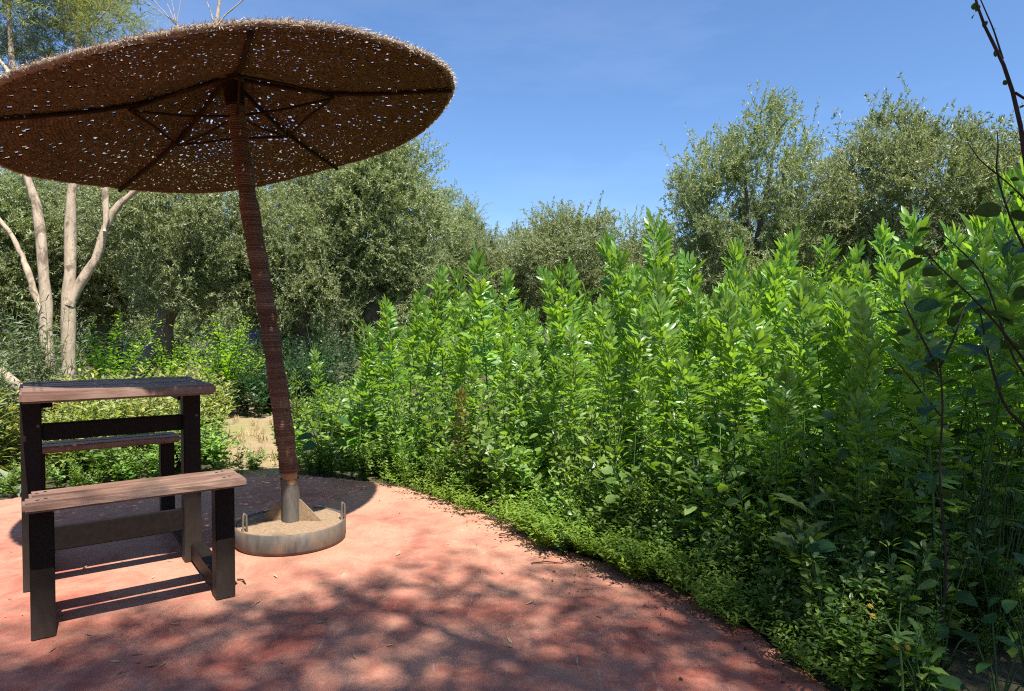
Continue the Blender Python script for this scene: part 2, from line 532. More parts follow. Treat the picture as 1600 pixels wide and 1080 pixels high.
def bean_leaf(r, s=1.0):
    lf = leaf_tpl(.082 * s, .028 * s, (.2, .8, 1, .7, .08), fold=.22, droop=.12)
    parts = []
    ys = [.02, .052, .075]
    for k, y in enumerate(ys):
        for sd in (-1, 1):
            if k == 2 and sd == 1: continue
            an = R((52 - 20 * k) if k < 2 else r.uniform(-5, 12)) * sd
            d = np.array([[math.sin(an), math.cos(an), r.uniform(-.02, .28)]])
            Mx = frames(d, (0, 0, 1), np.array([sd * r.uniform(-.6, .1)]), np.array([r.uniform(.8, 1.1)]))[0]
            parts.append((lf, Mx, np.array([0, y * s + r.uniform(-.006, .006), 0])))
    g = Geo(); g.tube([(0, 0, 0), (0, .04 * s, .002), (0, .075 * s, 0)], [.003, .0022, .0015], 3, cap=False)
    parts.append(((g.V[0], g.F4[0]), np.eye(3), np.zeros(3)))
    return join_tpl(parts)


_r = np.random.default_rng(3)
BL = [bean_leaf(_r, s) for s in (1.0, 1.0, 1.15, .9)]
BL_ME = []
for v, f in BL:
    BL_ME.append(Geo().add(v, f, np.repeat(_r.uniform(.1, .9), len(v))).mesh('leaf', M['fava']))


def bean_nodes(h, r):
    """(mesh index, 3x3, position) of each leaf on a stem of height h"""
    n = int(h / .025); out = []
    az = r.uniform(0, 6.28)
    bx, by = r.normal(size=2) * .05
    for i in range(n):
        t = ((i + .5) / n) ** .8
        if t < .10 or (t < .5 and r.random() < .5): continue
        az += math.pi + r.normal() * .45 + .25
        pit = np.interp(t, [0, .35, .6, .8, .93, .98, 1], [-20, -2, 22, 36, 50, 68, 82]) + r.normal() * 9
        sc = np.interp(t, [0, .3, .7, .9, .97, 1], [1.0, 1.1, 1.0, 1.0, .95, .85]) * r.uniform(.85, 1.15)
        d = np.array([[math.cos(az) * math.cos(R(pit)), math.sin(az) * math.cos(R(pit)), math.sin(R(pit))]])
        m = frames(d, (0, 0, 1), np.array([r.normal() * .3]), np.array([sc]))[0]
        pos = np.array([bx * t * t * h, by * t * t * h, t * h])
        out.append((int(r.integers(len(BL))), m, pos))
    stem = np.array([[bx * t * t * h, by * t * t * h, t * h] for t in np.linspace(0, 1, 7)])
    return out, stem


BEANS = []
for hh in (1.0, 1.0, 1.0, 1.0, 1.0, 1.0, 1.0):
    r = np.random.default_rng(100 + len(BEANS))
    nodes, stem = bean_nodes(1.65, r)
    g = Geo()
    for k, m, p in nodes:
        g.inst(BL[k], m[None], p[None], np.array([r.uniform(0, 1)]))
    sg = Geo().tube(stem, np.linspace(.008, .003, 7), 4)
    BEANS.append((nodes, g.mesh('leaves', M['fava']), sg.mesh('stem', M['favastem']), g))
BH = 1.65


def bean_plant(x, y, h, k, label, group, leaves_apart, mat=None):
    nodes, lme, sme, _ = BEANS[k]
    s = h / BH
    ra = rng.uniform(0, 6.28)
    t = thing('bean_plant', label, 'bean plant', (x, y, -.03), ra, group)
    t.rotation_euler = (rng.normal() * .05, rng.normal() * .05, ra)
    sxy = s ** .6 * rng.uniform(.82, 1.06)
    t.scale = (sxy, sxy, s)
    link('stem', sme, t)
    if leaves_apart:
        for q, m, p in nodes:
            o = link('leaf', BL_ME[q], t)
            mm = Matrix(np.vstack([np.c_[m, p], [0, 0, 0, 1]]).tolist())
            o.matrix_local = mm
            if mat:
                o.material_slots[0].link = 'OBJECT'; o.material_slots[0].material = mat
    else:
        o = link('leaves', lme, t, kind='stuff')
        if mat: o.material_slots[0].link = 'OBJECT'; o.material_slots[0].material = mat
    return t


def bushy(seed, h, spread, nstem, per, tpl, pet=.03, up=.4, t0=.15, sub=0, mat=None, smat=None, drop=.0, stem_r=.004):
    """splayed leafy stems from one foot; returns (leaf mesh, stem mesh)"""
    r = np.random.default_rng(seed); g, sg = Geo(), Geo()
    for i in range(nstem):
        az = r.uniform(0, 6.28); sp = spread * math.sqrt(r.random()); hh = h * r.uniform(.6, 1.0)
        tt = np.linspace(0, 1, 6)
        pts = np.c_[math.cos(az) * sp * tt ** 1.3, math.sin(az) * sp * tt ** 1.3, hh * (tt - drop * tt ** 3)]
        pts[1:-1] += r.normal(size=(4, 3)) * .012
        sg.tube(pts, np.linspace(stem_r, stem_r * .4, 6), 3, cap=False)
        t = np.sort(r.uniform(t0, 1, per))
        pos = np.stack([np.interp(t, tt, pts[:, c]) for c in range(3)], 1)
        a2 = np.cumsum(r.uniform(1.6, 2.9, per))
        upv = up * (.4 + 1.1 * t) + r.normal(size=per) * .25
        d = np.c_[np.cos(a2), np.sin(a2), upv]
        sc = np.interp(t, [0, .5, 1], [1.1, 1, .5]) * r.uniform(.7, 1.15, per)
        pos = pos + nrm(d) * pet * r.uniform(.3, 1.4, per)[:, None]
        g.inst(tpl, frames(d, (0, 0, 1), r.normal(size=per) * .4, sc), pos, r.uniform(0, 1, per))
    return g.mesh('leaves', mat), sg.mesh('stem', smat or M['weedstem'])


def plant_of(name, meshes, label, cat, x, y, s=1, group=None, sz=None, z=-.035):
    t = thing(name, label, cat, (x, y, z), rng.uniform(0, 6.28), group)
    t.scale = (s, s, sz or s)
    link('stem', meshes[1], t); link('leaves', meshes[0], t, kind='stuff')
    return t


ROUND = leaf_tpl(.055, .055, (.35, .95, 1, .8, .25), fold=.12, droop=.2)
OVATE = leaf_tpl(.075, .04, fold=.2, droop=.25)
LONG = leaf_tpl(.13, .028, (.4, .9, 1, .7, .05), fold=.3, droop=.3)
NARROW = leaf_tpl(.10, .016, (.4, .9, 1, .7, .05), fold=.3, droop=.25)
JAG = leaf_tpl(.15, .06, (.3, .55, .5, 1, .6, .9, .3, .05), (0, .2, .3, .45, .55, .7, .88, 1), .25, .35)
SMALL = leaf_tpl(.024, .008, (.3, 1, .9, .1), (0, .4, .7, 1), .15, .1)
BIG = leaf_tpl(.09, .06, (.25, .85, 1, .85, .5, .06), (0, .15, .38, .62, .85, 1), .18, .3)


# ------------------------------------------------------------------ olive and other trees
def crown_mesh(name, seed, rad, nclump, ntwig, nleaf, L, W, mat, clump_r=(.3, .6), lift=.5, shell=.45, base=-1.0, relief=0., tl=(.25, .55)):
    """many leaf-sized faces on short twigs, gathered in clumps through an ellipsoid"""
    r = np.random.default_rng(seed); g = Geo()
    rad = np.asarray(rad, float)
    d = nrm(r.normal(size=(nclump * 3, 3))); d = d[d[:, 2] > base][:nclump]
    u = r.uniform(shell, 1, len(d)) ** .6
    cen = d * u[:, None] * rad * .82
    f1, f2 = r.uniform(0, 6.28, 3), r.uniform(2.0, 3.4, 3)
    cen *= (1 + relief * np.sin(d @ np.diag(f2) * 1.9 + f1).sum(1))[:, None]
    cr = r.uniform(*clump_r, len(cen))
    tp = diamond(L, W)
    n = len(cen) * ntwig
    ci = np.repeat(np.arange(len(cen)), ntwig)
    out = nrm(cen[ci] / rad + 1e-6)
    td = nrm(out * .5 + r.normal(size=(n, 3)) * .75 + np.array([0, 0, lift]))
    st = cen[ci] + r.normal(size=(n, 3)) * (cr[ci] * .40)[:, None]
    ln = r.uniform(*tl, n) * (cr[ci] / np.mean(clump_r))
    en = st + td * ln[:, None]
    # twigs: one slim strip each
    side = nrm(np.cross(td, r.normal(size=(n, 3)))) * .0035
    TV = np.stack([st - side, st + side, en], 1).reshape(-1, 3)
    k = n * nleaf
    ti = np.repeat(np.arange(n), nleaf)
    f = np.tile(np.linspace(.15, 1.0, nleaf), n) + r.normal(size=k) * .03
    sag = (r.uniform(0, .25, n) * ln)[ti] * f * f
    pos = st[ti] + (td * ln[:, None])[ti] * f[:, None]; pos[:, 2] -= sag
    ld = nrm(td[ti] * .8 + nrm(r.normal(size=(k, 3))) * .85)
    tint = np.clip(np.repeat(r.uniform(0, 1, len(cen))[ci], nleaf) * .55 + r.uniform(0, .45, k), 0, 1)
    g.inst(tp, frames(ld, r.normal(size=(k, 3)), None, r.uniform(.65, 1.15, k)), pos, tint)
    g.add(TV, np.arange(len(TV)).reshape(-1, 3), .2)
    return g.mesh(name, mat, smooth=False), cen


def limbs(seed, base_r, h_split, cen, mat, nl=5, lean=(0, 0), gnarl=.06, zoff=0):
    r = np.random.default_rng(seed); g = Geo()
    t = np.linspace(0, 1, 9)
    sp = np.array([lean[0], lean[1], h_split])
    pts = np.array([sp * q for q in t]); pts[1:-1] += r.normal(size=(7, 3)) * gnarl * np.array([1, 1, .2])
    rr = base_r * np.interp(t, [0, .15, 1], [1.45, 1.05, .85]) * r.uniform(.9, 1.1, 9)
    g.tube(pts, rr, 10)
    idx = r.choice(len(cen), min(nl, len(cen)), replace=False)
    for q in idx:
        e = cen[q] + np.array([0, 0, zoff])
        m = (sp + e) / 2 + r.normal(size=3) * .18 + np.array([0, 0, -.1])
        tt = np.linspace(0, 1, 8)[:, None]
        c = (1 - tt) ** 2 * (sp * .97) + 2 * tt * (1 - tt) * m + tt ** 2 * e
        g.tube(c, np.linspace(base_r * .6, .012, 8), 6)
    return g.mesh('trunk', mat)


OLV = []
for s_, rad in enumerate([(1.75, 1.6, 1.7), (1.6, 1.75, 1.9), (1.9, 1.7, 1.5), (1.5, 1.5, 2.0)]):
    me, cen = crown_mesh('crown', 40 + s_, rad, 112, 46, 26, .066, .019, M['olive'], clump_r=(.26, .52), base=-.95, lift=.7, shell=.42, relief=.13, tl=(.2, .42))
    OLV.append((me, cen, rad))


def olive(px, top_py, Y, wpx, k, label, group='olive trees around the garden', rz=0., trunk=(.16, 1.5), lean=(0, 0), sq=1.0):
    me, cen, rad = OLV[k]
    top = P(px, top_py, Y=Y)
    sxy = (wpx / F_PX * Y / 2) / rad[0]
    sz = sxy * sq
    cz = top[2] - rad[2] * sz * 1.02
    t = thing('olive_tree', label, 'olive tree', (top[0] - lean[0], Y - lean[1], -.04), 0, group)
    c = link('crown', me, t, loc=(lean[0], lean[1], cz + .04), rot=(0, 0, rz)); c.scale = (sxy, sxy, sz)
    ca, sa = math.cos(rz), math.sin(rz)
    cw = cen * np.array([sxy, sxy, sz])
    cw = np.c_[cw[:, 0] * ca - cw[:, 1] * sa + lean[0], cw[:, 0] * sa + cw[:, 1] * ca + lean[1], cw[:, 2] + cz]
    sel = cw[cw[:, 2] > trunk[1] + .3]
    link('trunk', limbs(int(px + Y * 10), trunk[0], trunk[1], sel, M['olive_bark'], 6, lean), t)
    return t


olive(1160, 192, 13.5, 255, 1, 'rounded olive tree right of the sky gap, left of the bigger right-hand olive', rz=.6, sq=1.15)
olive(1425, 140, 12.5, 330, 0, 'largest olive tree on the right with a feathery crown above the bean bed', rz=2.2, sq=1.12)
olive(1650, 215, 13.5, 300, 2, 'olive tree at the right edge behind the dark sapling branches', rz=4)
olive(905, 318, 20, 250, 2, 'low wide olive tree on the skyline left of the rounded olive', rz=1.1)
olive(830, 352, 23, 190, 0, 'small distant olive tree on the skyline between two larger ones', rz=3.3)
olive(745, 348, 21, 170, 3, 'small pale olive tree beside the right edge of the big shaded olive', rz=5.1)
olive(690, 300, 16.5, 150, 1, 'slim pale olive tree just right of the big shaded olive', rz=2.9)
olive(585, 190, 12.5, 260, 3, 'tall olive tree right of the parasol pole, its crown touching the canopy edge', rz=.2, trunk=(.17, 1.6), sq=1.0)
olive(470, 240, 12.0, 230, 1, 'olive tree with a stout grey trunk standing just right of the parasol pole', rz=4.4, trunk=(.17, 1.55), sq=1.1)
olive(285, 225, 11.0, 330, 2, 'olive tree behind the parasol with a dark trunk leaning to the right', rz=1.9, trunk=(.17, 1.8), lean=(.85, .1), sq=1.1)
olive(160, 235, 12.5, 270, 0, 'olive tree behind the two pale trunks', rz=3.9, sq=1.1)
olive(-20, 240, 11.5, 280, 3, 'olive tree at the left edge behind the pale forked tree', rz=.9)
for i, (px, tp, Y, wp, k) in enumerate([(610, 360, 26, 190, 0), (540, 380, 24, 170, 2), (430, 380, 25, 200, 1), (340, 390, 23, 200, 3), (230, 380, 24, 210, 0), (90, 380, 22, 220, 1),
                                        (1000, 372, 25, 170, 1), (1090, 360, 24, 190, 3), (1270, 330, 22, 190, 2), (1340, 350, 24, 220, 1), (1530, 330, 21, 230, 0), (1700, 320, 20, 230, 2)]):
    olive(px, tp, Y, wp, k, 'distant olive tree in the back row, mostly hidden behind nearer crowns', 'olive trees of the back row', rz=i * 1.3, sq=1.25, trunk=(.18, 1.2))


for i, (x_, y_, k_) in enumerate([(-6.5, -5.5, 0), (-2.6, -7.2, 1), (1.6, -7.6, 2), (5.6, -6.6, 3), (8.6, -3.0, 0), (-9.0, -1.5, 2), (9.2, 1.5, 1)]):  # unseen trees added to hold back sky light and deepen shadows
    me, cen, rad = OLV[k_]; sc_ = 1.35
    t = thing('olive_tree', 'unseen olive tree added behind the viewpoint to deepen the shadows', 'olive tree', (x_, y_, -.04), 0, 'added olive trees behind the viewpoint')
    c = link('crown', me, t, loc=(0, 0, 3.0), rot=(0, 0, i * 1.3)); c.scale = (sc_, sc_, sc_)
    link('trunk', limbs(900 + i, .17, 1.5, cen * 1.0 + np.array([0, 0, 3.0]), M['olive_bark'], 4), t)


# pale forked tree on the left
def pale_tree(name, label, paths, crown=None):
    root = P(*paths[0][0][0], Y=paths[0][2]); root[2] = -.05
    t = thing(name, label, 'tree', root)
    for nm, (pp, rr, Y) in zip(['trunk'] + ['branch'] * 20, paths):
        pts = np.array([P(*q, Y=Y + (0 if k == 0 else .03 * k)) for k, q in enumerate(pp)]) - root
        if nm == 'trunk': pts = np.vstack([[0, 0, 0], pts])
        tt = np.linspace(0, 1, len(pts)); T = np.linspace(0, 1, 18)
        from_sp = np.stack([np.interp(T, tt, pts[:, c]) for c in range(3)], 1)
        ker = np.array([.25, .5, .25]); sm = from_sp.copy()
        for _ in range(2):
            for c in range(3): sm[1:-1, c] = np.convolve(sm[:, c], ker, 'valid')
        kr = np.random.default_rng(int(Y * 100 + len(pp)))
        r0 = np.interp(T, np.linspace(0, 1, len(rr)), rr) * .80 * (1 + .07 * np.sin(T * 31 + Y * 7) + kr.normal(size=18) * .05)
        sm[1:-1] += kr.normal(size=(16, 3)) * rr[0] * .12
        Geo().tube(sm, r0, 10).build(nm, M['pale_bark'], t)
    if crown:
        for k, (px, py, Y, sc, sz, me) in enumerate(crown):
            c = link('crown', me, t, loc=P(px, py, Y=Y) - root, rot=(0, 0, k * 1.7)); c.scale = (sc, sc, sz)
    return t


TLm, _ = crown_mesh('crown', 77, (1, 1, .9), 30, 16, 13, .085, .013, M['grey'], clump_r=(.2, .42), lift=.25, shell=.2, tl=(.25, .5))
TLy, _ = crown_mesh('crown', 78, (1, 1, .9), 26, 16, 13, .085, .013, M['pale'], clump_r=(.2, .42), lift=.25, shell=.2, tl=(.25, .5))
pale_tree('forked_tree', 'pale barked tree with a forked trunk, its right fork bending out behind the table',
          [([(104, 600), (107, 520), (110, 455), (107, 400), (112, 330), (114, 270), (112, 150), (118, 90), (125, 40), (132, -60)], (.088, .08, .074, .068, .062, .054, .045, .035, .026, .016), 6.4),
           ([(108, 478), (118, 452), (140, 425), (158, 385), (166, 345), (190, 315), (222, 288), (260, 250)], (.05, .056, .05, .045, .04, .033, .025), 6.42),
           ([(163, 362), (166, 335), (164, 300), (166, 250)], (.02, .036, .032, .028), 6.42),
           ([(125, 40), (105, 10), (92, -40)], (.018, .012, .008), 6.45), ([(122, 60), (160, 25), (190, -15)], (.014, .010, .005), 6.5)],
          [(115, 30, 6.6, .62, .6, TLy), (160, 40, 6.3, .42, .42, TLy), (90, 75, 6.9, .5, .45, TLm), (110, -60, 6.6, .8, .7, TLm)])
pale_tree('slender_tree', 'pale barked tree leaning left, left of the forked tree',
          [([(84, 600), (76, 540), (67, 470), (71, 400), (58, 330), (42, 275), (30, 200), (22, 110), (15, 40), (8, -50)], (.072, .068, .064, .058, .054, .048, .040, .034, .026, .018), 6.2),
           ([(70, 500), (60, 475), (45, 430), (36, 400), (16, 362), (-8, 335)], (.036, .04, .036, .03, .026, .022), 6.22),
           ([(24, 130), (8, 105), (-12, 80)], (.03, .024, .018), 6.25)],
          [(20, 40, 6.5, .45, .45, TLm), (45, 95, 6.8, .42, .4, TLm), (10, -70, 6.4, .7, .6, TLm)])
pale_tree('bare_tree', 'leafless pale tree tip rising behind the parasol canopy',
          [([(424, 560), (412, 450), (385, 300), (346, 130), (337, 40), (340, 10), (345, -40)], (.12, .11, .10, .09, .075, .05, .03), 16),
           ([(337, 45), (350, 25), (380, 0), (400, -20)], (.024, .02, .012), 16), ([(337, 48), (330, 20), (318, -10)], (.02, .014, .008), 16)] +
          [([(300, 120), (276, 40), (276 + dx, -10)], (.02, .014, .008), 16) for dx in (-45, -22, -10, 8)] +
          [([(276, 35), (250, 18), (215, 0 - k * 8)], (.014, .010, .006), 16) for k in range(2)])
lg = Geo(); a_, b_ = P(-40, 560, Y=5.7), P(34, 608, Y=5.5)
lg.tube([a_, (a_ + b_) / 2 + np.array([0, 0, .02]), b_], [.055, .05, .042], 10)
lg.build('cut_log', M['pale_bark'], label='pale cut log slanting down at the left edge behind the table', cat='log')

# shade tree standing behind and to the right of the viewpoint
SHm, SHc = crown_mesh('crown', 91, (2.7, 1.6, 1.1), 95, 20, 12, .075, .034, M['broad'], clump_r=(.3, .55), lift=.2, shell=.1, tl=(.3, .6))
tr = thing('shade_tree', 'leafy tree behind the viewpoint casting dappled shade on the patio corner', 'tree', (3.6, -1.6, -.04))
link('crown', SHm, tr, loc=(-1.75, -.42, 7.4))
c2 = link('crown', SHm, tr, loc=(-.5, 1.75, 5.6), rot=(0, 0, 0)); c2.scale = (.6, .62, .8)
c4 = link('crown', SHm, tr, loc=(-3.0, -.2, 7.2), rot=(0, 0, 1.1)); c4.scale = (.42, .5, .8)
c3 = link('crown', SHm, tr, loc=(.6, 1.75, 6.2), rot=(0, 0, math.pi)); c3.scale = (.55, .6, .8)
link('trunk', limbs(5, .13, 3.4, SHc + np.array([-1.7, .8, 6.0]), M['olive_bark'], 9, (-.7, .4)), tr)

# far pale building and odds and ends between the trunks
bt = thing('garden_building', 'pale whitewashed building glimpsed between bean plants and the olive trees', 'building', (*P(1190, 500, Y=31)[:2], -.05))
bev_box('wall', (12, 4, 3.7), M['wall'], bt, (0, 0, 1.85), bev=.02)
bev_box('parapet', (12.3, 4.3, .3), M['wall'], bt, (0, 0, 3.83), bev=.02)
dp = P(401, 512, Y=17); g = Geo()
g.tube([(0, 0, z) for z in (0, .02, .3, .32, .6, .62, .9, .92)], [.27, .29, .29, .30, .29, .30, .29, .26], 16)
g.build('drum', M['blue'], label='small blue drum beyond the trunks, just left of the parasol pole', cat='drum', loc=(dp[0], 17, dp[2] - .42)).scale = (.62, .62, .62)

# ------------------------------------------------------------------ picnic table
YAW, TL_ = .624, .611
T = thing('picnic_table', 'small dark picnic table with two attached benches under the parasol', 'picnic table', (-1.659, 2.366, 0), YAW)
HB, HT = .515, .854
wy = lambda v: v + .04                       # leg centres sit 4 cm behind the measured front faces
for x in (0, TL_):
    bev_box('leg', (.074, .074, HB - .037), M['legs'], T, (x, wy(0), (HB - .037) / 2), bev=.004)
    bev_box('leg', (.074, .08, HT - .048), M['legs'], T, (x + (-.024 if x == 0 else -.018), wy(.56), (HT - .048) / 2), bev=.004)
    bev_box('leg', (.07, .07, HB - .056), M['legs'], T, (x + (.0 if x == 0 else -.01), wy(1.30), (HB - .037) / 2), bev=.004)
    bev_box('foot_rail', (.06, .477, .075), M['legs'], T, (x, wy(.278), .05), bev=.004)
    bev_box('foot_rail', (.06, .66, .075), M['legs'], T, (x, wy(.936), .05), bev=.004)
    bev_box('cap_rail', (.05, .30, .05), M['dark'], T, (x * .9 + .03, wy(.60) + .2, HT - .074), bev=.004)
    bev_box('bolt', (.012, .006, .012), M['steel'], T, (x, wy(.56) - .0455, HT - .16), bev=.002)
bev_box('crossbar', (TL_ - .068, .04, .072), M['dark'], T, (TL_ / 2 - .021, wy(.56), .698 - .036), bev=.004)
bev_box('crossbar', (TL_ - .068, .04, .10), M['dark'], T, (TL_ / 2 - .021, wy(.56), .20), bev=.004)
for (yc, zc, n_, wpl, xl, xr) in ((-.139 + .0, HB, 2, .128, -.034, .034), (1.225, HB - .01, 2, .12, -.02, .02)):
    for k in range(n_):
        L0 = TL_ + .078 + xl * -.45 + xr * .45
        off = .018 if k == 1 else 0
        bev_box('seat_plank', (L0 - off, wpl - .028, .036), M['top'], T,
                (TL_ / 2 + off / 2, yc + wpl * (k + .5), zc - .018 - .002 * k), rot=(0, 0, .008 * (k - .5)), bev=.008, wob=.0012)
for k in range(5):
    wpl = .131
    bev_box('tabletop_plank', (TL_ + .105 - .004 * (k % 2), wpl - .011, .046), M['top'], T,
            (TL_ / 2 - .008 + .003 * (k % 3 - 1), .328 + wpl * (k + .5), HT - .023 - .0015 * (k % 2)), bev=.009, wob=.0012)

scr = Geo().tube([(0, 0, -.002), (0, 0, .0012)], .006, 8).mesh('screw', M['dark'])
for xs in (.0, TL_ - .01):
    for ys, zs in [(.328 + .131 * (k + .5), HT - .0015 * (k % 2)) for k in range(5)] + [(-.139 + .128 * (k + .5), HB - .002 * k) for k in range(2)]:
        for dx in (-.012, .012): link('screw', scr, T, loc=(xs + dx, ys + dx * .6, zs))

# ------------------------------------------------------------------ parasol
BC = np.array([P(455, 820, Y=3.5)[0], 3.5])
U = thing('parasol', 'large woven straw parasol on a rope bound pole in a round weighted base', 'parasol', (BC[0], BC[1], 0))
o3 = np.array([BC[0], BC[1], 0])
RB, HBS = .278, .098
g = Geo(); n = 64; a = np.linspace(0, 2 * np.pi, n, endpoint=False)
prof = [(RB - .012, HBS - .03), (RB - .012, HBS + .002), (RB - .006, HBS + .006), (RB, HBS + .002), (RB, .02), (RB - .006, .004), (RB - .03, .004)]
V = np.concatenate([np.c_[np.cos(a) * r_, np.sin(a) * r_, np.full(n, z_)] for r_, z_ in prof])
k = np.arange(len(prof) - 1)[:, None] * n; q = np.arange(n)[None]; qn = (q + 1) % n
g.add(V, np.stack([k + q, k + n + q, k + n + qn, k + qn], -1).reshape(-1, 4)); g.build('base_ring', M['steel'], U)
g = Geo(); r0 = np.random.default_rng(8)
rs = [0.001, .08, .15, .22, RB - .014]
V = np.concatenate([np.c_[np.cos(a) * r_, np.sin(a) * r_, HBS - .001 + .005 * (1 - r_ / RB) + r0.normal(size=n) * .0015] for r_ in rs])
k = np.arange(len(rs) - 1)[:, None] * n
g.add(V, np.stack([k + q, k + n + q, k + n + qn, k + qn], -1).reshape(-1, 4)); g.build('base_fill', M['sand'], U)
g = Geo(); g.tube([(0, 0, HBS - .02), (0, 0, .2), (-.006, -.002, .32)], .046, 24, cap=False)
g.tube([(-.006, -.002, .318), (-.006, -.002, .3235)], .0475, 24, cap=False); g.build('socket_tube', M['steel'], U)
for i in range(3):
    an = R(-4) + i * math.pi / 2
    bm = bmesh.new(); tck = .004
    vs_ = [bm.verts.new((x_, y_, z_)) for y_ in (-tck, tck) for x_, z_ in ((.044, HBS - .004), (.165, HBS - .004), (.165, HBS + .004), (.05, HBS + .115), (.044, HBS + .115))]
    bm.faces.new(vs_[:5]); bm.faces.new(vs_[5:][::-1])
    for e in range(5): bm.faces.new((vs_[e], vs_[5 + e], vs_[5 + (e + 1) % 5], vs_[(e + 1) % 5]))
    bmesh.ops.recalc_face_normals(bm, faces=bm.faces)
    me = bpy.data.meshes.new('gusset'); bm.to_mesh(me); bm.free(); me.materials.append(M['sand'])
    link('gusset', me, U, rot=(0, 0, an))
for (px, py) in ((377, 832), (534, 812)):
    b = P(px, py, z=HBS) - o3
    ang = math.atan2(b[1], b[0]); b = np.array([math.cos(ang) * (RB - .02), math.sin(ang) * (RB - .02), HBS - .02])
    g = Geo(); g.tube([b, b + (0, 0, .06), b + (.002, 0, .095), b + (.004, .004, .11), b + (.012, .010, .10), b + (.013, .012, .03), b + (.012, .012, 0)], .006, 8)
    g.build('lug', M['steel'], U)

# pole
pp = np.array([P(x_, y_, Y=Yd) for x_, y_, Yd in ((453.5, 752, 3.49), (448, 700, 3.478), (434, 600, 3.452), (423, 525, 3.435), (411, 450, 3.415), (398, 375, 3.395),
                                                  (386, 300, 3.375), (375, 220, 3.352), (368, 160, 3.335), (358, 100, 3.32))]) - o3
pole_end = pp[-1]
T_ = np.linspace(0, 1, 60); arc = np.r_[0, np.cumsum(np.linalg.norm(np.diff(pp, axis=0), axis=1))]; arc /= arc[-1]
pl = np.stack([np.interp(T_, arc, pp[:, c]) for c in range(3)], 1)
for _ in range(12): pl[1:-1] = pl[1:-1] * .5 + (pl[2:] + pl[:-2]) * .25
pole = np.vstack([[-.004, -.001, .25], pl])
g = Geo(); g.tube(pole, np.linspace(.038, .034, len(pole)), 16); po = g.build('pole', M['bare'], U)
Lp = arc_len = np.linalg.norm(np.diff(pl, axis=0), axis=1).sum()
turns = int(Lp * .985 / .0082); m_ = turns * 14
s_ = np.linspace(.022, 1, m_); th = np.linspace(0, turns * 2 * np.pi, m_)
cen = np.stack([np.interp(s_, T_, pl[:, c]) for c in range(3)], 1)
rad = np.interp(s_, [0, .05, .12, .6, 1], [.042, .045, .044, .042, .040]) + .0016 * np.sin(s_ * 60) + np.repeat(r0.normal(size=turns), 14) * .0009 + np.repeat(np.repeat(r0.normal(size=turns // 9 + 1), 9)[:turns], 14) * .0015
hel = cen + np.c_[np.cos(th) * rad, np.sin(th) * rad, np.zeros(m_)]
g = Geo(); g.tube(hel, .0047, 5, t=np.repeat(np.repeat(np.clip(r0.uniform(0, .8, turns) + np.repeat(r0.uniform(-.2, .4, turns // 7 + 1), 7)[:turns], 0, 1), 14), 5)); g.build('rope_wrap', M['rope'], U)

# canopy: rows of cord round a shallow cone, with gaps where the weave has opened
CC = np.array([-1.33, 3.32, 2.07]) - o3; RC, TX, TY = 1.035, .215, .012


def can(r_, a_, dz=0.):
    x_, y_ = r_ * np.cos(a_), r_ * np.sin(a_)
    z_ = np.interp(r_ / RC, [0, .1, .25, .42, .6, .8, 1], [.265, .23, .17, .11, .068, .034, 0])
    wob = .012 * np.sin(a_ * 5 + .6) * (r_ / RC) ** 2 + .012 * np.sin(a_ * 2 + 1) * (r_ / RC) ** 2
    return np.stack([CC[0] + x_ - TX * (z_ + dz), CC[1] + y_ - TY * (z_ + dz), CC[2] + TX * x_ + TY * y_ + z_ + wob + dz], -1)


GR, GA = [], []
g = Geo(); r1 = np.random.default_rng(21); row = .0150
for rr in np.arange(.03, RC - .005, row):
    nn = max(14, int(2 * np.pi * rr / .0105))
    aa = np.linspace(0, 2 * np.pi, nn, endpoint=False) + r1.uniform(0, 6.28)
    wdt = np.full(nn, row * .60) * r1.uniform(.92, 1.12, nn)
    sh = np.zeros(nn)
    gap = r1.random(nn) < (.03 + .03 * rr / RC) * (1 + .3 * np.sin(aa * 3 + rr * 9))
    rw = rr + r1.normal(size=nn) * .0012
    GR.append(rw[gap]); GA.append(aa[gap] + np.pi / nn)
    hz = r1.normal(size=nn) * .0012 + .0016 * (-1) ** np.arange(nn)
    prof_ = [(1, 0), (.45, .0026), (-.45, .0026), (-1, 0), (-.45, -.0026), (.45, -.0026)]
    V = np.stack([can(rw + wdt * c_, aa, hz + d_) for c_, d_ in prof_], 1).reshape(-1, 3)
    i = np.arange(nn)[:, None] * 6; j = np.arange(6)[None]; i2 = ((np.arange(nn) + 1) % nn)[:, None] * 6; jn = (j + 1) % 6
    FF = np.stack([i + j, i2 + j, i2 + jn, i + jn], -1)
    g.add(V, FF[~gap].reshape(-1, 4), np.repeat(r1.uniform(0, 1, nn) * .8 + .2 * r1.random(), 6))
cano = g.build('canopy', M['weave'], U)
GR, GA = np.concatenate(GR), np.concatenate(GA)
kk = r1.random(len(GR)) < .93
fr, fa_ = np.repeat(GR[kk], 4), np.repeat(GA[kk], 4)
nn = len(fr)
c0 = can(fr + r1.normal(size=nn) * .003, fa_ + r1.normal(size=nn) * .004 / np.maximum(fr, .05), r1.uniform(.003, .006, nn))
dv = r1.normal(size=(nn, 3)) * [1, 1, .12]; dv = nrm(dv) * .013
wv_ = nrm(np.cross(dv, [0, 0, 1.])) * .0026
g = Geo(); g.add(np.stack([c0 - dv - wv_, c0 - dv + wv_, c0 + dv + wv_, c0 + dv - wv_], 1).reshape(-1, 3), np.arange(nn * 4).reshape(-1, 4), np.repeat(r1.uniform(0, 1, nn), 4))
g.build('loose_fibre', M['fibre'], cano, smooth=False, kind='stuff')
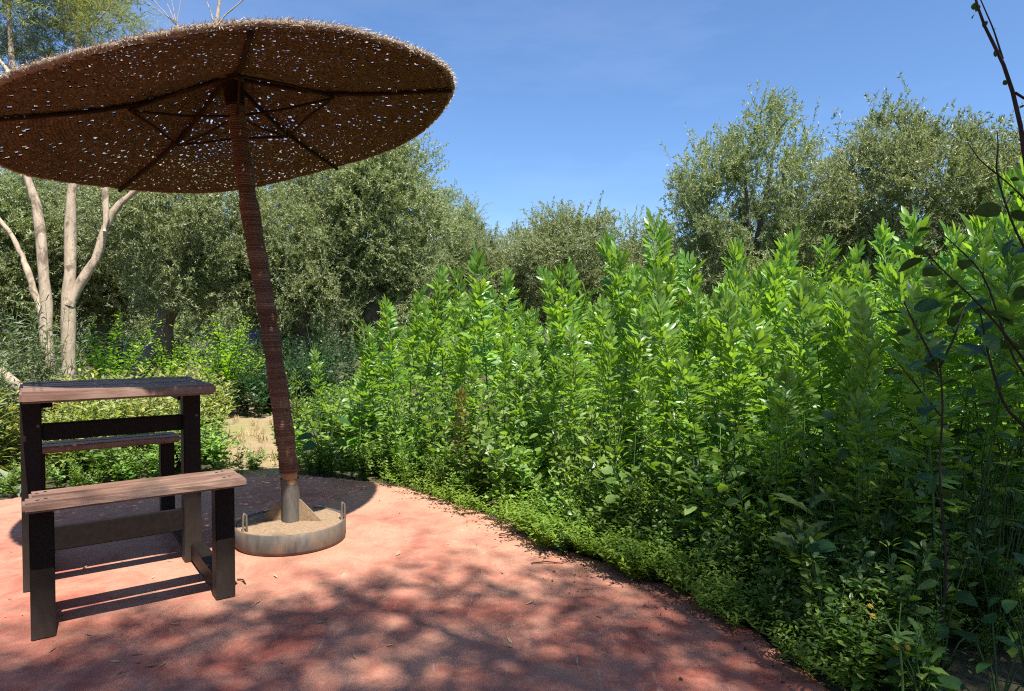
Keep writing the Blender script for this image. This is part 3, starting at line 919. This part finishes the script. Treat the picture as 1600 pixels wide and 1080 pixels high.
# bleached roll and frayed fibres along the rim
g = Geo(); nn = 420; aa = np.linspace(0, 2 * np.pi, nn, endpoint=False)
ring = can(np.full(nn, RC) + r1.normal(size=nn) * .002, aa, .012 + r1.normal(size=nn) * .002)
ring = np.vstack([ring, ring[:1]])
g.tube(ring, .011 + .003 * np.abs(r1.normal(size=len(ring))), 8, cap=False); g.build('rim_roll', M['rim'], cano)
nf = 32000; fa = r1.uniform(0, 2 * np.pi, nf)
fb = can(np.full(nf, RC) + r1.uniform(-.05, .017, nf), fa, r1.uniform(-.001, .028, nf))
outd = np.c_[np.cos(fa), np.sin(fa), np.full(nf, .5)] * .8 + r1.normal(size=(nf, 3)) * .55 + np.c_[-np.sin(fa), np.cos(fa), np.zeros(nf)] * .5
outd = nrm(outd) * (r1.uniform(.005, .020, nf) + .014 * (r1.random(nf) < .03))[:, None]
sd = nrm(np.cross(outd, r1.normal(size=(nf, 3)))) * .0016
g = Geo(); g.add(np.stack([fb - sd, fb + sd, fb + outd], 1).reshape(-1, 3), np.arange(nf * 3).reshape(-1, 3))
g.build('fringe', M['fringe'], cano, smooth=False, kind='stuff')
RA = [R(v) for v in (6, 78, 150, 222, 294)]
for an in RA:
    t = np.linspace(.04, .995, 16)
    Geo().tube(can(t * RC, np.full(16, an), -.015), .0095, 7).build('rib', M['rib'], U)
for i in range(5):
    a0, a1 = RA[i], RA[(i + 1) % 5]
    p0, p1 = can(np.array([.45 * RC]), np.array([a0]), -.032)[0], can(np.array([.45 * RC]), np.array([a1]), -.032)[0]
    Geo().tube([p0, (p0 + p1) / 2 + (0, 0, .01), p1], .006, 6).build('brace', M['rib'], U)
    e = can(np.array([.45 * RC]), np.array([a0]), -.035)[0]
    s0 = pl[-8] + (0, 0, .0)
    Geo().tube([s0, (s0 + e) / 2 + (0, 0, -.01), e], .006, 6).build('strut', M['rib'], U)
hub = can(np.array([.0]), np.array([0.]), 0)[0]
Geo().tube([pl[-7], pl[-3], pole_end, pole_end * .4 + hub * .6], [.042, .05, .058, .05], 14).build('collar', M['rib'], U)
Geo().tube([hub + (0, 0, -.03), hub + (0, 0, .03), hub + (0, 0, .07)], [.09, .07, .02], 14).build('cap', M['weave'], U)

# ------------------------------------------------------------------ bean bed
SIL = np.array([(380, 640), (430, 604), (470, 572), (520, 548), (560, 530), (600, 500), (650, 446), (690, 432), (740, 420), (780, 410), (815, 440), (860, 450), (885, 428), (940, 424),
                (970, 392), (1000, 366), (1052, 360), (1068, 425), (1110, 412), (1150, 397), (1200, 382), (1240, 388), (1285, 402), (1310, 425), (1360, 415), (1400, 385), (1430, 352),
                (1460, 388), (1500, 378), (1540, 352), (1572, 312), (1600, 300), (1760, 270)])


def top_h(x, y):
    py = np.interp(to_px(x, y), SIL[:, 0], SIL[:, 1])
    return P(to_px(x, y), py, Y=y)[2]


pts = []
SPIRES = [(655, 440, 5.3), (690, 430, 5.2), (728, 432, 5.5), (768, 410, 5.0), (802, 432, 5.4), (845, 450, 5.6), (884, 428, 5.0), (907, 424, 4.9), (941, 422, 4.8),
          (968, 400, 5.3), (1006, 372, 5.2), (1090, 410, 4.7), (1112, 432, 5.3), (1148, 396, 4.8), (1198, 380, 4.7), (1208, 405, 5.2), (1240, 386, 4.8),
          (1264, 392, 4.9), (1286, 402, 5.0), (1395, 388, 4.4), (1415, 352, 4.5), (1440, 352, 4.3), (1482, 380, 4.6), (1512, 376, 4.4), (1568, 312, 3.7), (1592, 300, 3.6),
          (1545, 360, 3.9), (1625, 290, 3.5), (560, 528, 5.3), (592, 508, 5.4), (622, 478, 5.4), (640, 462, 5.8), (505, 556, 5.7), (470, 575, 6.0), (1330, 430, 4.9), (1360, 436, 4.7)]
for px, py, y in SPIRES:
    x = (px - 800) / F_PX * y
    pts.append((x, y, P(px, py, Y=y)[2] + .02, float(edge_dist(x, y))))
tries = 0
while tries < 60000:
    tries += 1
    y = 2.0 + 9.2 * rng.random() ** 1.25
    x = rng.uniform(-.42, .92) * y
    px = to_px(x, y)
    d = float(edge_dist(x, y))
    if d < .22 or px < 440 or px > 1700: continue
    if px > 1480 and y < 2.7: continue
    if y < 2.5 and px < 1700 and d < .6: continue
    sp = .19 + .03 * max(0, y - 3.5)
    if any((x - a) ** 2 + (y - b) ** 2 < sp * sp for a, b, *_ in pts): continue
    hm = top_h(x, y)
    py_t = np.interp(px, SIL[:, 0], SIL[:, 1]) + (38 + abs(rng.normal()) * 48 if y < 7 else 44 + abs(rng.normal()) * 22)
    h = P(px, py_t, Y=y)[2]
    h = min(h, .42 + 1.15 * d * rng.uniform(.75, 1.15), 1.9)
    if h < .3: continue
    pts.append((x, y, h, d))
pts.sort(key=lambda p_: p_[1])
tall = [p_ for p_ in pts if p_[2] > .78]
short = [p_ for p_ in pts if p_[2] <= .78]
BG = 'broad bean plants in the bed'


def zone(x, y, d):
    px = to_px(x, y)
    a_ = 'in the front rows' if d < 1.0 else ('in the middle rows' if y < 6.5 else 'in the far rows')
    b_ = ('left of the yellowing bean' if px < 722 else 'between the yellowing and tallest beans' if px < 1005 else 'right of the tallest bean' if px < 1330 else 'behind the dark sapling')
    return a_ + ', ' + b_


BLAB = 'broad bean plant '
rest = Geo()
vis = tall[:292]
for i, (x, y, h, d) in enumerate(vis):
    bean_plant(x, y, h, int(rng.integers(len(BEANS))), BLAB + zone(x, y, d), BG, leaves_apart=(i < 70))
for (x, y, h, d) in tall[292:]:
    k = int(rng.integers(len(BEANS))); src = BEANS[k][3]; s = h / BH; an = rng.uniform(0, 6.28)
    m = np.array([[math.cos(an), -math.sin(an), 0], [math.sin(an), math.cos(an), 0], [0, 0, 1]]) * np.array([s, s, s])[:, None]
    rest.add(np.concatenate(src.V) @ m.T + (x, y, -.03), np.concatenate(src.F4), np.concatenate(src.T))
if rest.n: rest.build('bean_foliage', M['fava'], kind='stuff', label='far rows of broad beans before the olive trees', cat='beans')
# a few plants the photograph lets one single out
bean_plant(*P(1025, 700, Y=4.9)[:2], P(1030, 358, Y=4.9)[2] + .03, 0, 'tallest broad bean plant, its spire rising highest at the centre of the bed', BG, True)
bean_plant(*P(1055, 700, Y=5.0)[:2], P(1052, 362, Y=5)[2], 1, 'broad bean plant pressed against the right of the tallest one', BG, True)
bean_plant(*P(722, 790, Y=4.45)[:2], .72, 2, 'short yellowing broad bean plant at the patio edge', BG, True, M['yellowing'])
bean_plant(*P(1372, 900, Y=2.75)[:2], 1.16, 3, 'dark shaded broad bean plant standing in front on the right', BG, True)

# ------------------------------------------------------------------ weeds between the beans and the patio
WEEDS = [bushy(201, .5, .2, 7, 16, ROUND, .03, .5, mat=M['weed']), bushy(202, .55, .16, 5, 20, OVATE, .02, .6, mat=M['weed']),
         bushy(203, .45, .18, 6, 9, JAG, .02, .7, mat=M['weed']), bushy(204, .5, .15, 9, 22, leaf_tpl(.045, .018), .01, .6, mat=M['lime']),
         bushy(205, .5, .2, 6, 18, leaf_tpl(.06, .03), .02, .5, mat=M['weed'])]
WL = ['round leaved green weed among the beans', 'oval leaved green weed among the beans', 'jagged leaved weed among the beans', 'small leaved bright green weed among the beans',
      'bushy green weed among the beans']
nw = 0
for (x, y, h, d) in short + [(p_[0] + rng.normal() * .06, p_[1] + rng.normal() * .06, rng.uniform(.4, .85), p_[3]) for p_ in tall if p_[1] < 6.5]:
    if nw >= 290: break
    k = int(rng.integers(5)); nw += 1
    s = h / .5
    plant_of('leafy_weed', WEEDS[k], WL[k].replace('among the beans', zone(x, y, d)), 'weed', x, y, min(1.3, max(.7, s)), 'weeds growing among the beans', max(.6, s))
# low weeds right on the patio edge
for i in range(150):
    px = rng.uniform(560, 1300); e = np.interp(px, [560, 590, 720, 830, 930, 1050, 1170, 1300], [748, 752, 790, 832, 872, 912, 975, 1070])
    q_ = P(px, e, z=0); dr = nrm(q_[:2] - PC); dd = rng.uniform(.05, .3)
    k = int(rng.choice([0, 1, 3, 3, 4, 2])); s = rng.uniform(.35, .7) * (1 + 1.2 * dd)
    plant_of('edge_weed', WEEDS[k], 'low ' + WL[k].replace('among the beans', 'along the patio edge'), 'weed', q_[0] + dr[0] * dd, q_[1] + dr[1] * dd, s, 'low weeds along the patio edge')


for i in range(60):
    px = rng.uniform(-10, 560)
    if 355 < px < 425 and rng.random() < .6: continue
    e = np.interp(px, [0, 200, 400, 500, 560], [780, 757, 741, 742, 748])
    q_ = P(px, e, z=0); dr = nrm(q_[:2] - PC); dd = rng.uniform(.05, .35); k = int(rng.choice([0, 1, 3, 4]))
    plant_of('edge_weed', WEEDS[k], 'low ' + WL[k].replace('among the beans', 'along the back of the patio'), 'weed', q_[0] + dr[0] * dd, q_[1] + dr[1] * dd, rng.uniform(.3, .6), 'low weeds along the back of the patio')


def groundcover():
    g = Geo(); r = np.random.default_rng(31); n = 2600
    px = r.uniform(600, 1330, n); px[:2000] = (r.normal(960, 95, 2000)).clip(820, 1180); cl = r.uniform(600, 1330, 26)
    px[2000:] = (cl[r.integers(0, 26, 600)] + r.normal(size=600) * 14).clip(600, 1330)
    e = np.interp(px, [600, 720, 830, 930, 1050, 1170, 1300, 1330], [755, 790, 832, 872, 912, 975, 1070, 1090])
    B = np.array([P(a, b, z=0) for a, b in zip(px, e)])
    dr = nrm(B[:, :2] - PC); dd = np.abs(r.normal(size=n)) * .16 - .05 * (1 + np.sin(px * .045) + .6 * np.sin(px * .13))
    B[:, :2] += dr * dd[:, None]; B[:, 2] = np.where(dd > .02, -.03, .0)
    hh = r.uniform(.05, .17, n) * (1 + np.clip(dd, 0, .4) * 1.5)
    dirs = np.c_[r.normal(size=(n, 2)) * .5 - dr * .25, np.ones(n)]
    nl = 14; ti = np.repeat(np.arange(n), nl); f = np.tile(np.linspace(.2, 1, nl), n)
    pos = B[ti] + dirs[ti] * (hh[ti] * f)[:, None]
    az = np.tile(np.arange(nl) * 2.2, n) + r.uniform(0, 6.28, n)[ti]
    d = np.c_[np.cos(az), np.sin(az), r.uniform(0, .7, n * nl)]
    g.inst(SMALL, frames(d, (0, 0, 1), r.normal(size=n * nl) * .3, r.uniform(.7, 1.3, n * nl)), pos, r.uniform(0, 1, n * nl))
    g.build('ground_cover', M['lime'], kind='stuff', label='low bright green ground cover spilling over the patio edge', cat='ground cover')


groundcover()


def grass_tuft(seed, n, h, mat, wd=.008):
    g = Geo(); r = np.random.default_rng(seed)
    for i in range(n):
        az = r.uniform(0, 6.28); hh = h * r.uniform(.5, 1); sp = hh * r.uniform(.2, .8)
        t = np.linspace(0, 1, 6)
        c = np.c_[math.cos(az) * sp * t ** 1.8, math.sin(az) * sp * t ** 1.8, hh * (t - .35 * t ** 3)] + np.r_[r.normal(size=2) * .02, 0]
        w_ = np.array([-math.sin(az), math.cos(az), 0]) * wd
        ww = np.interp(t, [0, .3, 1], [.6, 1, .08])[:, None]
        V = np.stack([c - w_ * ww, c + w_ * ww], 1).reshape(-1, 3)
        q_ = np.arange(5) * 2
        g.add(V, np.stack([q_, q_ + 1, q_ + 3, q_ + 2], -1), r.uniform(0, 1))
    return g.mesh('blades', mat)


GT = [grass_tuft(s, 16, .36, M['grass']) for s in (1, 2, 3)]
for i, (px, py, s) in enumerate([(930, 855, .9), (1000, 880, 1.15), (1045, 890, 1.1), (1085, 905, .9), (1130, 930, 1.1), (1165, 955, .8), (985, 860, .8), (1190, 960, .9)]):
    q_ = P(px, py, z=0); dr = nrm(q_[:2] - PC) * .12
    o = link('grass_tuft', GT[i % 3], None, 'tuft of arching grass blades at the patio edge', 'grass tuft', 'grass tufts at the patio edge', None, (q_[0] + dr[0], q_[1] + dr[1], -.04), (0, 0, i * 1.1))
    o.scale = (s, s, s)
DRY = grass_tuft(9, 14, .13, M['straw'], .003)
for i in range(36):
    t_ = rng.random(); q_ = P(rng.uniform(350, 432), rng.uniform(628, 735), z=0)
    o = link('dry_grass_tuft', DRY, None, 'small dry grass tuft on the bare dirt path', 'grass tuft', 'dry grass tufts on the path', None, (q_[0], q_[1], .01), (0, 0, i))
    s = rng.uniform(.5, 1.2); o.scale = (s, s, s)

# ------------------------------------------------------------------ planting on the left behind the table
LEFT = [bushy(301, .7, .3, 8, 16, LONG, .02, .7, mat=M['pale']), bushy(302, .65, .3, 9, 18, OVATE, .02, .5, mat=M['pale']),
        bushy(303, 1.4, .35, 10, 44, NARROW, .015, .5, mat=M['grey'], stem_r=.0035), bushy(304, .4, .25, 8, 15, OVATE, .02, .5, mat=M['weed']),
        bushy(305, .8, .35, 9, 26, leaf_tpl(.06, .03), .01, .5, mat=M['hedge']), bushy(306, 1.5, .8, 26, 60, leaf_tpl(.09, .042), .03, .4, mat=M['citrus'], stem_r=.01)]
LL = ['pale plant with long yellow green leaves behind the table', 'pale plant with oval yellow green leaves behind the table', 'tall grey green shrub with narrow leaves at the left edge',
      'low green leafy plant behind the back bench', 'dark green bush beyond the dirt path', 'sunlit yellow green shrub under the olives']
for (px, Y, k, s, n_, spx) in [(170, 5.9, 0, 1, 8, 130), (230, 6.2, 1, 1.05, 8, 110), (300, 6.6, 1, .9, 7, 60), (60, 5.5, 0, .95, 9, 110), (20, 5.2, 1, .8, 6, 70), (25, 6.0, 2, 1.0, 7, 90),
                              (-20, 5.6, 2, 1.0, 3, 40), (200, 5.25, 3, 1, 12, 150), (320, 5.6, 3, .9, 5, 50), (300, 7.0, 0, 1.0, 7, 50), (215, 7.2, 1, 1.0, 7, 100), (120, 7.2, 1, 1.05, 6, 60), (500, 9.5, 4, 1.1, 5, 80), (540, 11.0, 4, 1.4, 6, 90), (450, 11.5, 4, 1.4, 5, 60), (375, 8.7, 4, 1.05, 9, 70), (400, 9.6, 4, 1.1, 6, 60)]:
    for i in range(int(n_ * 1.5)):
        Yy = Y + rng.normal() * .35; pxx = px + rng.uniform(-.5, .5) * spx * 1.4
        if edge_dist((pxx - 800) / F_PX * Yy, Yy) < .2: Yy += .5
        if 350 < pxx < 430 and k != 4: continue
        plant_of(['pale_plant', 'pale_plant', 'narrow_leaved_shrub', 'leafy_plant', 'bush', 'shrub'][k], LEFT[k], LL[k], ['plant', 'plant', 'shrub', 'plant', 'bush', 'shrub'][k],
                 (pxx - 800) / F_PX * Yy, Yy, s * rng.uniform(.85, 1.2), 'planting behind the table' if k < 4 else 'dark bushes beyond the path')
for px, Y, s, lab in ((165, 8.2, .88, 'sunlit yellow green shrub left of the leaning dark trunk'), (348, 8.6, .88, 'sunlit yellow green shrub right of the leaning dark trunk'),
                       (262, 10.2, .7, 'low yellow green shrub close beside the leaning trunk'),
                      (1345, 6.6, 1.18, 'yellow green citrus shrub rising behind the bean plants on the right'), (1400, 7.0, 1.22, 'yellow green citrus shrub partly hidden behind the right-hand bean spire')):
    plant_of('shrub', LEFT[5], lab, 'shrub', (px - 800) / F_PX * Y, Y, s)


r2 = np.random.default_rng(55)
for i in range(46):
    Yy = r2.uniform(12.5, 19); pxx = r2.uniform(-60, 640) if i < 34 else r2.uniform(640, 1600)
    plant_of('bush', LEFT[4], 'dark bush in the shade between the olive trunks', 'bush', (pxx - 800) / F_PX * Yy, Yy, r2.uniform(1.3, 2.1), 'dark bushes under the olive trees')


def rosette(x, y, s, label, n=16):
    t = thing('agave', label, 'agave', (x, y, -.03), rng.uniform(0, 6)); t.scale = (s, s, s)
    lt = leaf_tpl(.42, .085, (.8, 1, .9, .6, .04), (0, .3, .55, .8, 1), .5, .35)
    me = Geo().add(*lt, .6).mesh('leaf', M['grey'])
    md = me; 
    for i in range(n):
        az = i * 2.4; up = .25 + 1.1 * i / n
        d = np.array([[math.cos(az), math.sin(az), up]])
        m = frames(d, (0, 0, 1), np.zeros(1), np.array([1 - .35 * i / n]))[0]
        o = link('leaf', md, t); o.matrix_local = Matrix(np.vstack([np.c_[m, [0, 0, .02]], [0, 0, 0, 1]]).tolist())
    return t


rosette(*P(22, 758, Y=4.75)[:2], .8, 'grey agave rosette at the left patio edge beside the table leg')
rosette(*P(120, 745, Y=5.1)[:2], .5, 'small grey agave seen between the table legs')
# orange flower spike behind the table
fp = P(84, 700, Y=5.6)
t = thing('flower_spike', 'orange flower spike seen between the tabletop and crossbar', 'flower', (fp[0], 5.6, -.03))
z0 = P(84, 640, Y=5.6)[2] + .03
Geo().tube([(0, 0, 0), (.01, 0, z0 * .6), (0, 0, z0 + .1)], .006, 5).build('stem', M['favastem'], t)
g = Geo(); pet = leaf_tpl(.035, .014)
d = np.c_[np.cos(np.arange(60) * 2.4), np.sin(np.arange(60) * 2.4), np.full(60, .4)]
g.inst(pet, frames(d), np.c_[np.zeros((60, 2)), np.linspace(z0 - .09, z0 + .1, 60)]); g.build('petals', M['orange'], t)

# ------------------------------------------------------------------ shaded foreground on the right
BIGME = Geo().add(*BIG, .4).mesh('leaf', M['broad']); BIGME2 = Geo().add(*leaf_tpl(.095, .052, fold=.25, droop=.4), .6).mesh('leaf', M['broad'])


def broad_weed(x, y, h, n, label, s=1.0, group=None, me=None):
    t = thing('broad_leaved_weed', label, 'weed', (x, y, -.04), rng.uniform(0, 6.28), group)
    g = Geo(); lv = []
    for i in range(n):
        az = i * 2.4 + rng.normal() * .3; hh = h * rng.uniform(.35, 1); sp = .16 * rng.uniform(.3, 1) * (1.2 - hh / h * .5) * (h / .4)
        e = np.array([math.cos(az) * sp, math.sin(az) * sp, hh])
        g.tube([(0, 0, 0), e * [.4, .4, .6], e], [.004, .003, .002], 4, cap=False)
        d = np.array([[math.cos(az), math.sin(az), rng.uniform(-.3, .35)]])
        lv.append((frames(d, (0, 0, 1), np.array([rng.normal() * .3]), np.array([s * rng.uniform(.6, 1.1)]))[0], e))
    g.build('stem', M['weedstem'], t)
    for m, e in lv:
        o = link('leaf', me or BIGME, t); o.matrix_local = Matrix(np.vstack([np.c_[m, e], [0, 0, 0, 1]]).tolist())
    return t


BWL = 'broad dark leaved weed'
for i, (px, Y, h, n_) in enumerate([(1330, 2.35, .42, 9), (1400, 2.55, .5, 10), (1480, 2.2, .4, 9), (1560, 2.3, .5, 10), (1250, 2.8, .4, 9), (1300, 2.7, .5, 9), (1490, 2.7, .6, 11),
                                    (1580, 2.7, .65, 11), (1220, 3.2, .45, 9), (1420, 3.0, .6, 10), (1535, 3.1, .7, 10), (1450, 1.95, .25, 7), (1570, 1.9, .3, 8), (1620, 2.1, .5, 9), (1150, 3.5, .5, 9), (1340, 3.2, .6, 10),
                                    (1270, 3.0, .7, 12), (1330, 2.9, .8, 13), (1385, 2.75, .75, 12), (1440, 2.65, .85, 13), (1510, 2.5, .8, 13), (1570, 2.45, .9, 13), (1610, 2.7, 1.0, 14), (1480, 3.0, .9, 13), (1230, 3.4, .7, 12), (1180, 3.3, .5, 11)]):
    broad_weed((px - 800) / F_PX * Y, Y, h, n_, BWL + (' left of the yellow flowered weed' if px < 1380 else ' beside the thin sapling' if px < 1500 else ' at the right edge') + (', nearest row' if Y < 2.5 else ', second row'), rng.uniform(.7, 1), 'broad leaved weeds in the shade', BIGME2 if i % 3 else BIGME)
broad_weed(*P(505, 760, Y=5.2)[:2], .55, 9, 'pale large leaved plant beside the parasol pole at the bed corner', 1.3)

for i in range(70):
    Y = rng.uniform(1.9, 3.6); px = rng.uniform(1230, 1680); x = (px - 800) / F_PX * Y
    if edge_dist(x, Y) < .12: continue
    k = int(rng.choice([1, 2, 4, 3])); s = rng.uniform(.5, 1.1) * (.6 if Y < 2.3 else 1)
    plant_of('shade_weed', WEEDS[k], WL[k].replace('among the beans', 'in the lower right shade'), 'weed', x, Y, s, 'weeds in the lower right shade')

# yellow flowered weed
fy = P(1412, 1080, Y=1.95)
t = thing('flowering_weed', 'spindly weed with small yellow flowers at the lower right', 'weed', (fy[0], 1.95, -.04)); root = np.array([fy[0], 1.95, -.04])
tops = [(1396, 975), (1360, 948), (1364, 963), (1408, 942), (1440, 1008), (1418, 1012), (1372, 972)]
g = Geo(); top0 = P(1404, 985, Y=1.95) - root
g.tube([(0, 0, 0), top0 * .5 + (.004, 0, 0), top0], [.005, .004, .0035], 6)
for q_ in tops:
    e = P(*q_, Y=1.95 + rng.uniform(-.03, .03)) - root
    g.tube([top0 + (0, 0, -.03), (top0 + e) / 2 + (0, 0, .008), e], [.0025, .002, .0016], 4)
g.build('stem', M['favastem'], t)
pe_me = Geo(); d = np.c_[np.cos(np.arange(8) * .785), np.sin(np.arange(8) * .785), np.full(8, .3)]
pe_me.inst(leaf_tpl(.010, .006), frames(d), np.zeros((8, 3))); pe_me = pe_me.mesh('flower', M['yellow'])
for q_ in (tops[1], tops[2], tops[5], (1400, 1012)):
    link('flower', pe_me, t, loc=P(*q_, Y=1.95) - root, rot=(.6, .2, 0))
sl_me = Geo().add(*leaf_tpl(.07, .035), .8).mesh('leaf', M['weed'])
for i in range(6):
    d = np.array([[math.cos(i * 1.3), math.sin(i * 1.3) - .4, .3]]); m = frames(d, (0, 0, 1), np.zeros(1), np.array([.7]))[0]
    o = link('leaf', sl_me, t); o.matrix_local = Matrix(np.vstack([np.c_[m, top0 * (.85 + .02 * i)], [0, 0, 0, 1]]).tolist())

# dark sapling with bare tips at the right edge
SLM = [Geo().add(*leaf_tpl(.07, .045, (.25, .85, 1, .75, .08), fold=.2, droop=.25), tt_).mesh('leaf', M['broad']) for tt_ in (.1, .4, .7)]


def sapling(label, base, paths, nleaf, bare_above=None):
    t = thing('sapling', label, 'sapling', (base[0], base[1], -.05)); root = np.array([base[0], base[1], -.05])
    r = np.random.default_rng(int(base[0] * 1000))
    for k, (pp_, rr) in enumerate(paths):
        pts_ = np.array([P(a_, b_, Y=c_) for a_, b_, c_ in pp_]) - root
        if k == 0: pts_ = np.vstack([[0, 0, 0], pts_])
        tt = np.linspace(0, 1, len(pts_)); T2 = np.linspace(0, 1, 14)
        c = np.stack([np.interp(T2, tt, pts_[:, q_]) for q_ in range(3)], 1)
        c[1:-1] = c[1:-1] * .5 + (c[2:] + c[:-2]) * .25
        Geo().tube(c, np.linspace(rr[0], rr[1], 14), 7).build('trunk' if k == 0 else 'branch', M['dark_bark'], t)
        for i in range(nleaf):
            f_ = r.uniform(.25 if k == 0 else .1, 1)
            p_ = np.array([np.interp(f_, T2, c[:, q_]) for q_ in range(3)])
            bare = bare_above is not None and p_[2] + root[2] > bare_above
            if bare and r.random() < .55: continue
            d = np.array([[r.normal(), r.normal(), r.uniform(-.7, .5)]]); d = nrm(d)
            sc = r.uniform(.2, .38) if bare else r.uniform(.6, 1.25)
            m = frames(d, (0, 0, 1), np.array([r.normal() * .5]), np.array([sc]))[0]
            o = link('leaf', SLM[int(r.integers(3))], t); o.matrix_local = Matrix(np.vstack([np.c_[m, p_ + d[0] * .02], [0, 0, 0, 1]]).tolist())
    return t


Yb = 2.05
sapling('dark leaved sapling at the right edge with bare twigs reaching up into the sky', (1.66, 2.05),
        [([(1640, 800, Yb), (1625, 500, Yb), (1606, 260, Yb), (1590, 165, Yb), (1567, 92, Yb), (1540, 50, Yb), (1524, 0, Yb), (1515, -40, Yb)], (.0095, .0026)),
         ([(1567, 92, Yb), (1552, 45, Yb + .02), (1528, -10, Yb + .03)], (.003, .0015)),
         ([(1586, 145, Yb), (1610, 160, Yb), (1640, 175, Yb)], (.004, .003)),
         ([(1620, 420, Yb), (1585, 360, Yb), (1555, 270, Yb), (1560, 230, Yb), (1558, 205, Yb)], (.004, .0014)),
         ([(1640, 620, Yb), (1570, 520, Yb - .1), (1525, 470, Yb - .15), (1470, 420, Yb - .15), (1440, 385, Yb - .15)], (.004, .0015)),
         ([(1640, 640, Yb), (1580, 560, Yb + .1), (1540, 430, Yb + .15), (1500, 390, Yb + .2), (1455, 350, Yb + .25)], (.004, .0015)),
         ([(1640, 700, Yb), (1570, 640, Yb), (1545, 560, Yb), (1530, 480, Yb)], (.006, .002)),
         ([(1620, 330, Yb), (1580, 290, Yb), (1530, 250, Yb), (1512, 222, Yb)], (.003, .0014))], 11, 1.52)
sapling('thin dark sapling standing in front of the beans, left of the right-edge sapling', (1.32, 2.1),
        [([(1482, 900, 2.1), (1466, 740, 2.1), (1474, 640, 2.1), (1468, 560, 2.1)], (.0048, .0026)),
         ([(1468, 590, 2.1), (1450, 545, 2.1), (1425, 500, 2.1), (1412, 470, 2.1)], (.004, .002)),
         ([(1468, 575, 2.1), (1490, 530, 2.1), (1510, 470, 2.15)], (.004, .002)),
         ([(1470, 650, 2.1), (1430, 600, 2.05), (1405, 570, 2.0)], (.003, .0015))], 8)

# white seed heads and one pink flower among the beans
puff = Geo(); d = nrm(np.random.default_rng(2).normal(size=(90, 3)))
puff.inst(leaf_tpl(.016, .003, (1, 1, 1), (0, .5, 1), 0, 0), frames(d, (.3, .2, 1)), np.zeros((90, 3))); PUFF = puff.mesh('seed_head', M['white'])
PINK = Geo(); d = np.c_[np.cos(np.arange(7) * .9), np.sin(np.arange(7) * .9), np.full(7, .8)]
PINK.inst(leaf_tpl(.04, .025), frames(d), np.zeros((7, 3))); PINK = PINK.mesh('petals', M['pink'])
for px, py, Y, lab, me, c_ in ((970, 770, 3.55, 'round white seed head above the grass tufts at the patio edge', PUFF, 'flower'), (886, 656, 3.9, 'round white seed head level with the lower bean leaves', PUFF, 'flower'),
                               (1125, 648, 3.3, 'round white seed head in front of the shaded beans', PUFF, 'flower'), (1062, 478, 4.6, 'small pink flower beside the tallest broad bean', PINK, 'flower')):
    p_ = P(px, py, Y=Y); t = thing('flower', lab, c_, (p_[0], Y, -.04))
    Geo().tube([(0, 0, 0), (.01, 0, p_[2] * .5), (0, 0, p_[2] + .04)], [.004, .003, .002], 4).build('stem', M['favastem'], t)
    link('seed_head' if me is PUFF else 'petals', me, t, loc=(0, 0, p_[2] + .04))

# ------------------------------------------------------------------ litter on the patio
FL = [Geo().add(*leaf_tpl(.05, .012, droop=-.2), v).mesh('fallen_leaf', M['straw']) for v in (.1, .8)]
for i in range(64):
    if i < 34: px, py = rng.uniform(0, 330), rng.uniform(860, 1060)
    else: px, py = rng.uniform(380, 1000), rng.uniform(800, 1070)
    q_ = P(px, py, z=.004)
    if edge_dist(q_[0], q_[1]) > -.08: continue
    o = link('fallen_leaf', FL[i % 2], None, 'small dry leaf lying on the red patio', 'leaf', 'dry leaves scattered on the patio', None, q_, (rng.normal() * .1, rng.normal() * .2, rng.uniform(0, 6.28)))
    s = rng.uniform(.3, .9); o.scale = (s, s, s)
for (p0, p1, lab) in (((780, 835), (815, 832), 'short bent twig on the patio near its right edge'), ((860, 848), (905, 862), 'dark twig lying beside the small weed on the patio edge'),
                      ((830, 880), (878, 880), 'curved thin twig in front of the small weed'), ((371, 905), (384, 912), 'pale twig beside the bench leg'), ((990, 905), (1060, 935), 'twig along the patio edge below the grass tufts')):
    a_, b_ = P(*p0, z=.006), P(*p1, z=.006)
    Geo().tube([a_, (a_ + b_) / 2 + (.0, .012, .004), b_], [.003, .0035, .002], 5).build('twig', M['dark_bark'], label=lab, cat='twig')
g = Geo(); r3 = np.random.default_rng(77); n3 = 900
oc = np.array([(1, 0, 0), (0, 1, 0), (-1, 0, 0), (0, -1, 0), (0, 0, .7), (0, 0, -.7)]); of = np.array([(0, 1, 4), (1, 2, 4), (2, 3, 4), (3, 0, 4), (1, 0, 5), (2, 1, 5), (3, 2, 5), (0, 3, 5)])
ex = r3.uniform(420, 1310, n3); ey = np.interp(ex, [400, 500, 590, 720, 830, 930, 1050, 1170, 1310], [742, 742, 752, 790, 832, 872, 912, 975, 1080])
ep = np.array([P(a, b, z=0) for a, b in zip(ex, ey)]); ep[:, :2] -= nrm(ep[:, :2] - PC) * (r3.exponential(.09, n3) - .04)[:, None]; ep[:, 2] = .002
ms = np.einsum('nij,n->nij', frames(r3.normal(size=(n3, 3)), r3.normal(size=(n3, 3))), r3.uniform(.0015, .006, n3) * (1 + (r3.random(n3) < .06)))
g.inst((oc, of), ms, ep); g.build('soil_crumbs', M['soil'], kind='stuff', smooth=False, label='dark soil crumbs scattered along the patio edge', cat='soil')
wq = P(880, 868, z=0)
plant_of('weed_sprig', bushy(401, .13, .03, 4, 9, leaf_tpl(.03, .014), .006, .8, mat=M['hedge']), 'small dark weed sprig standing on the patio near its edge', 'weed', wq[0], wq[1], 1, z=0)
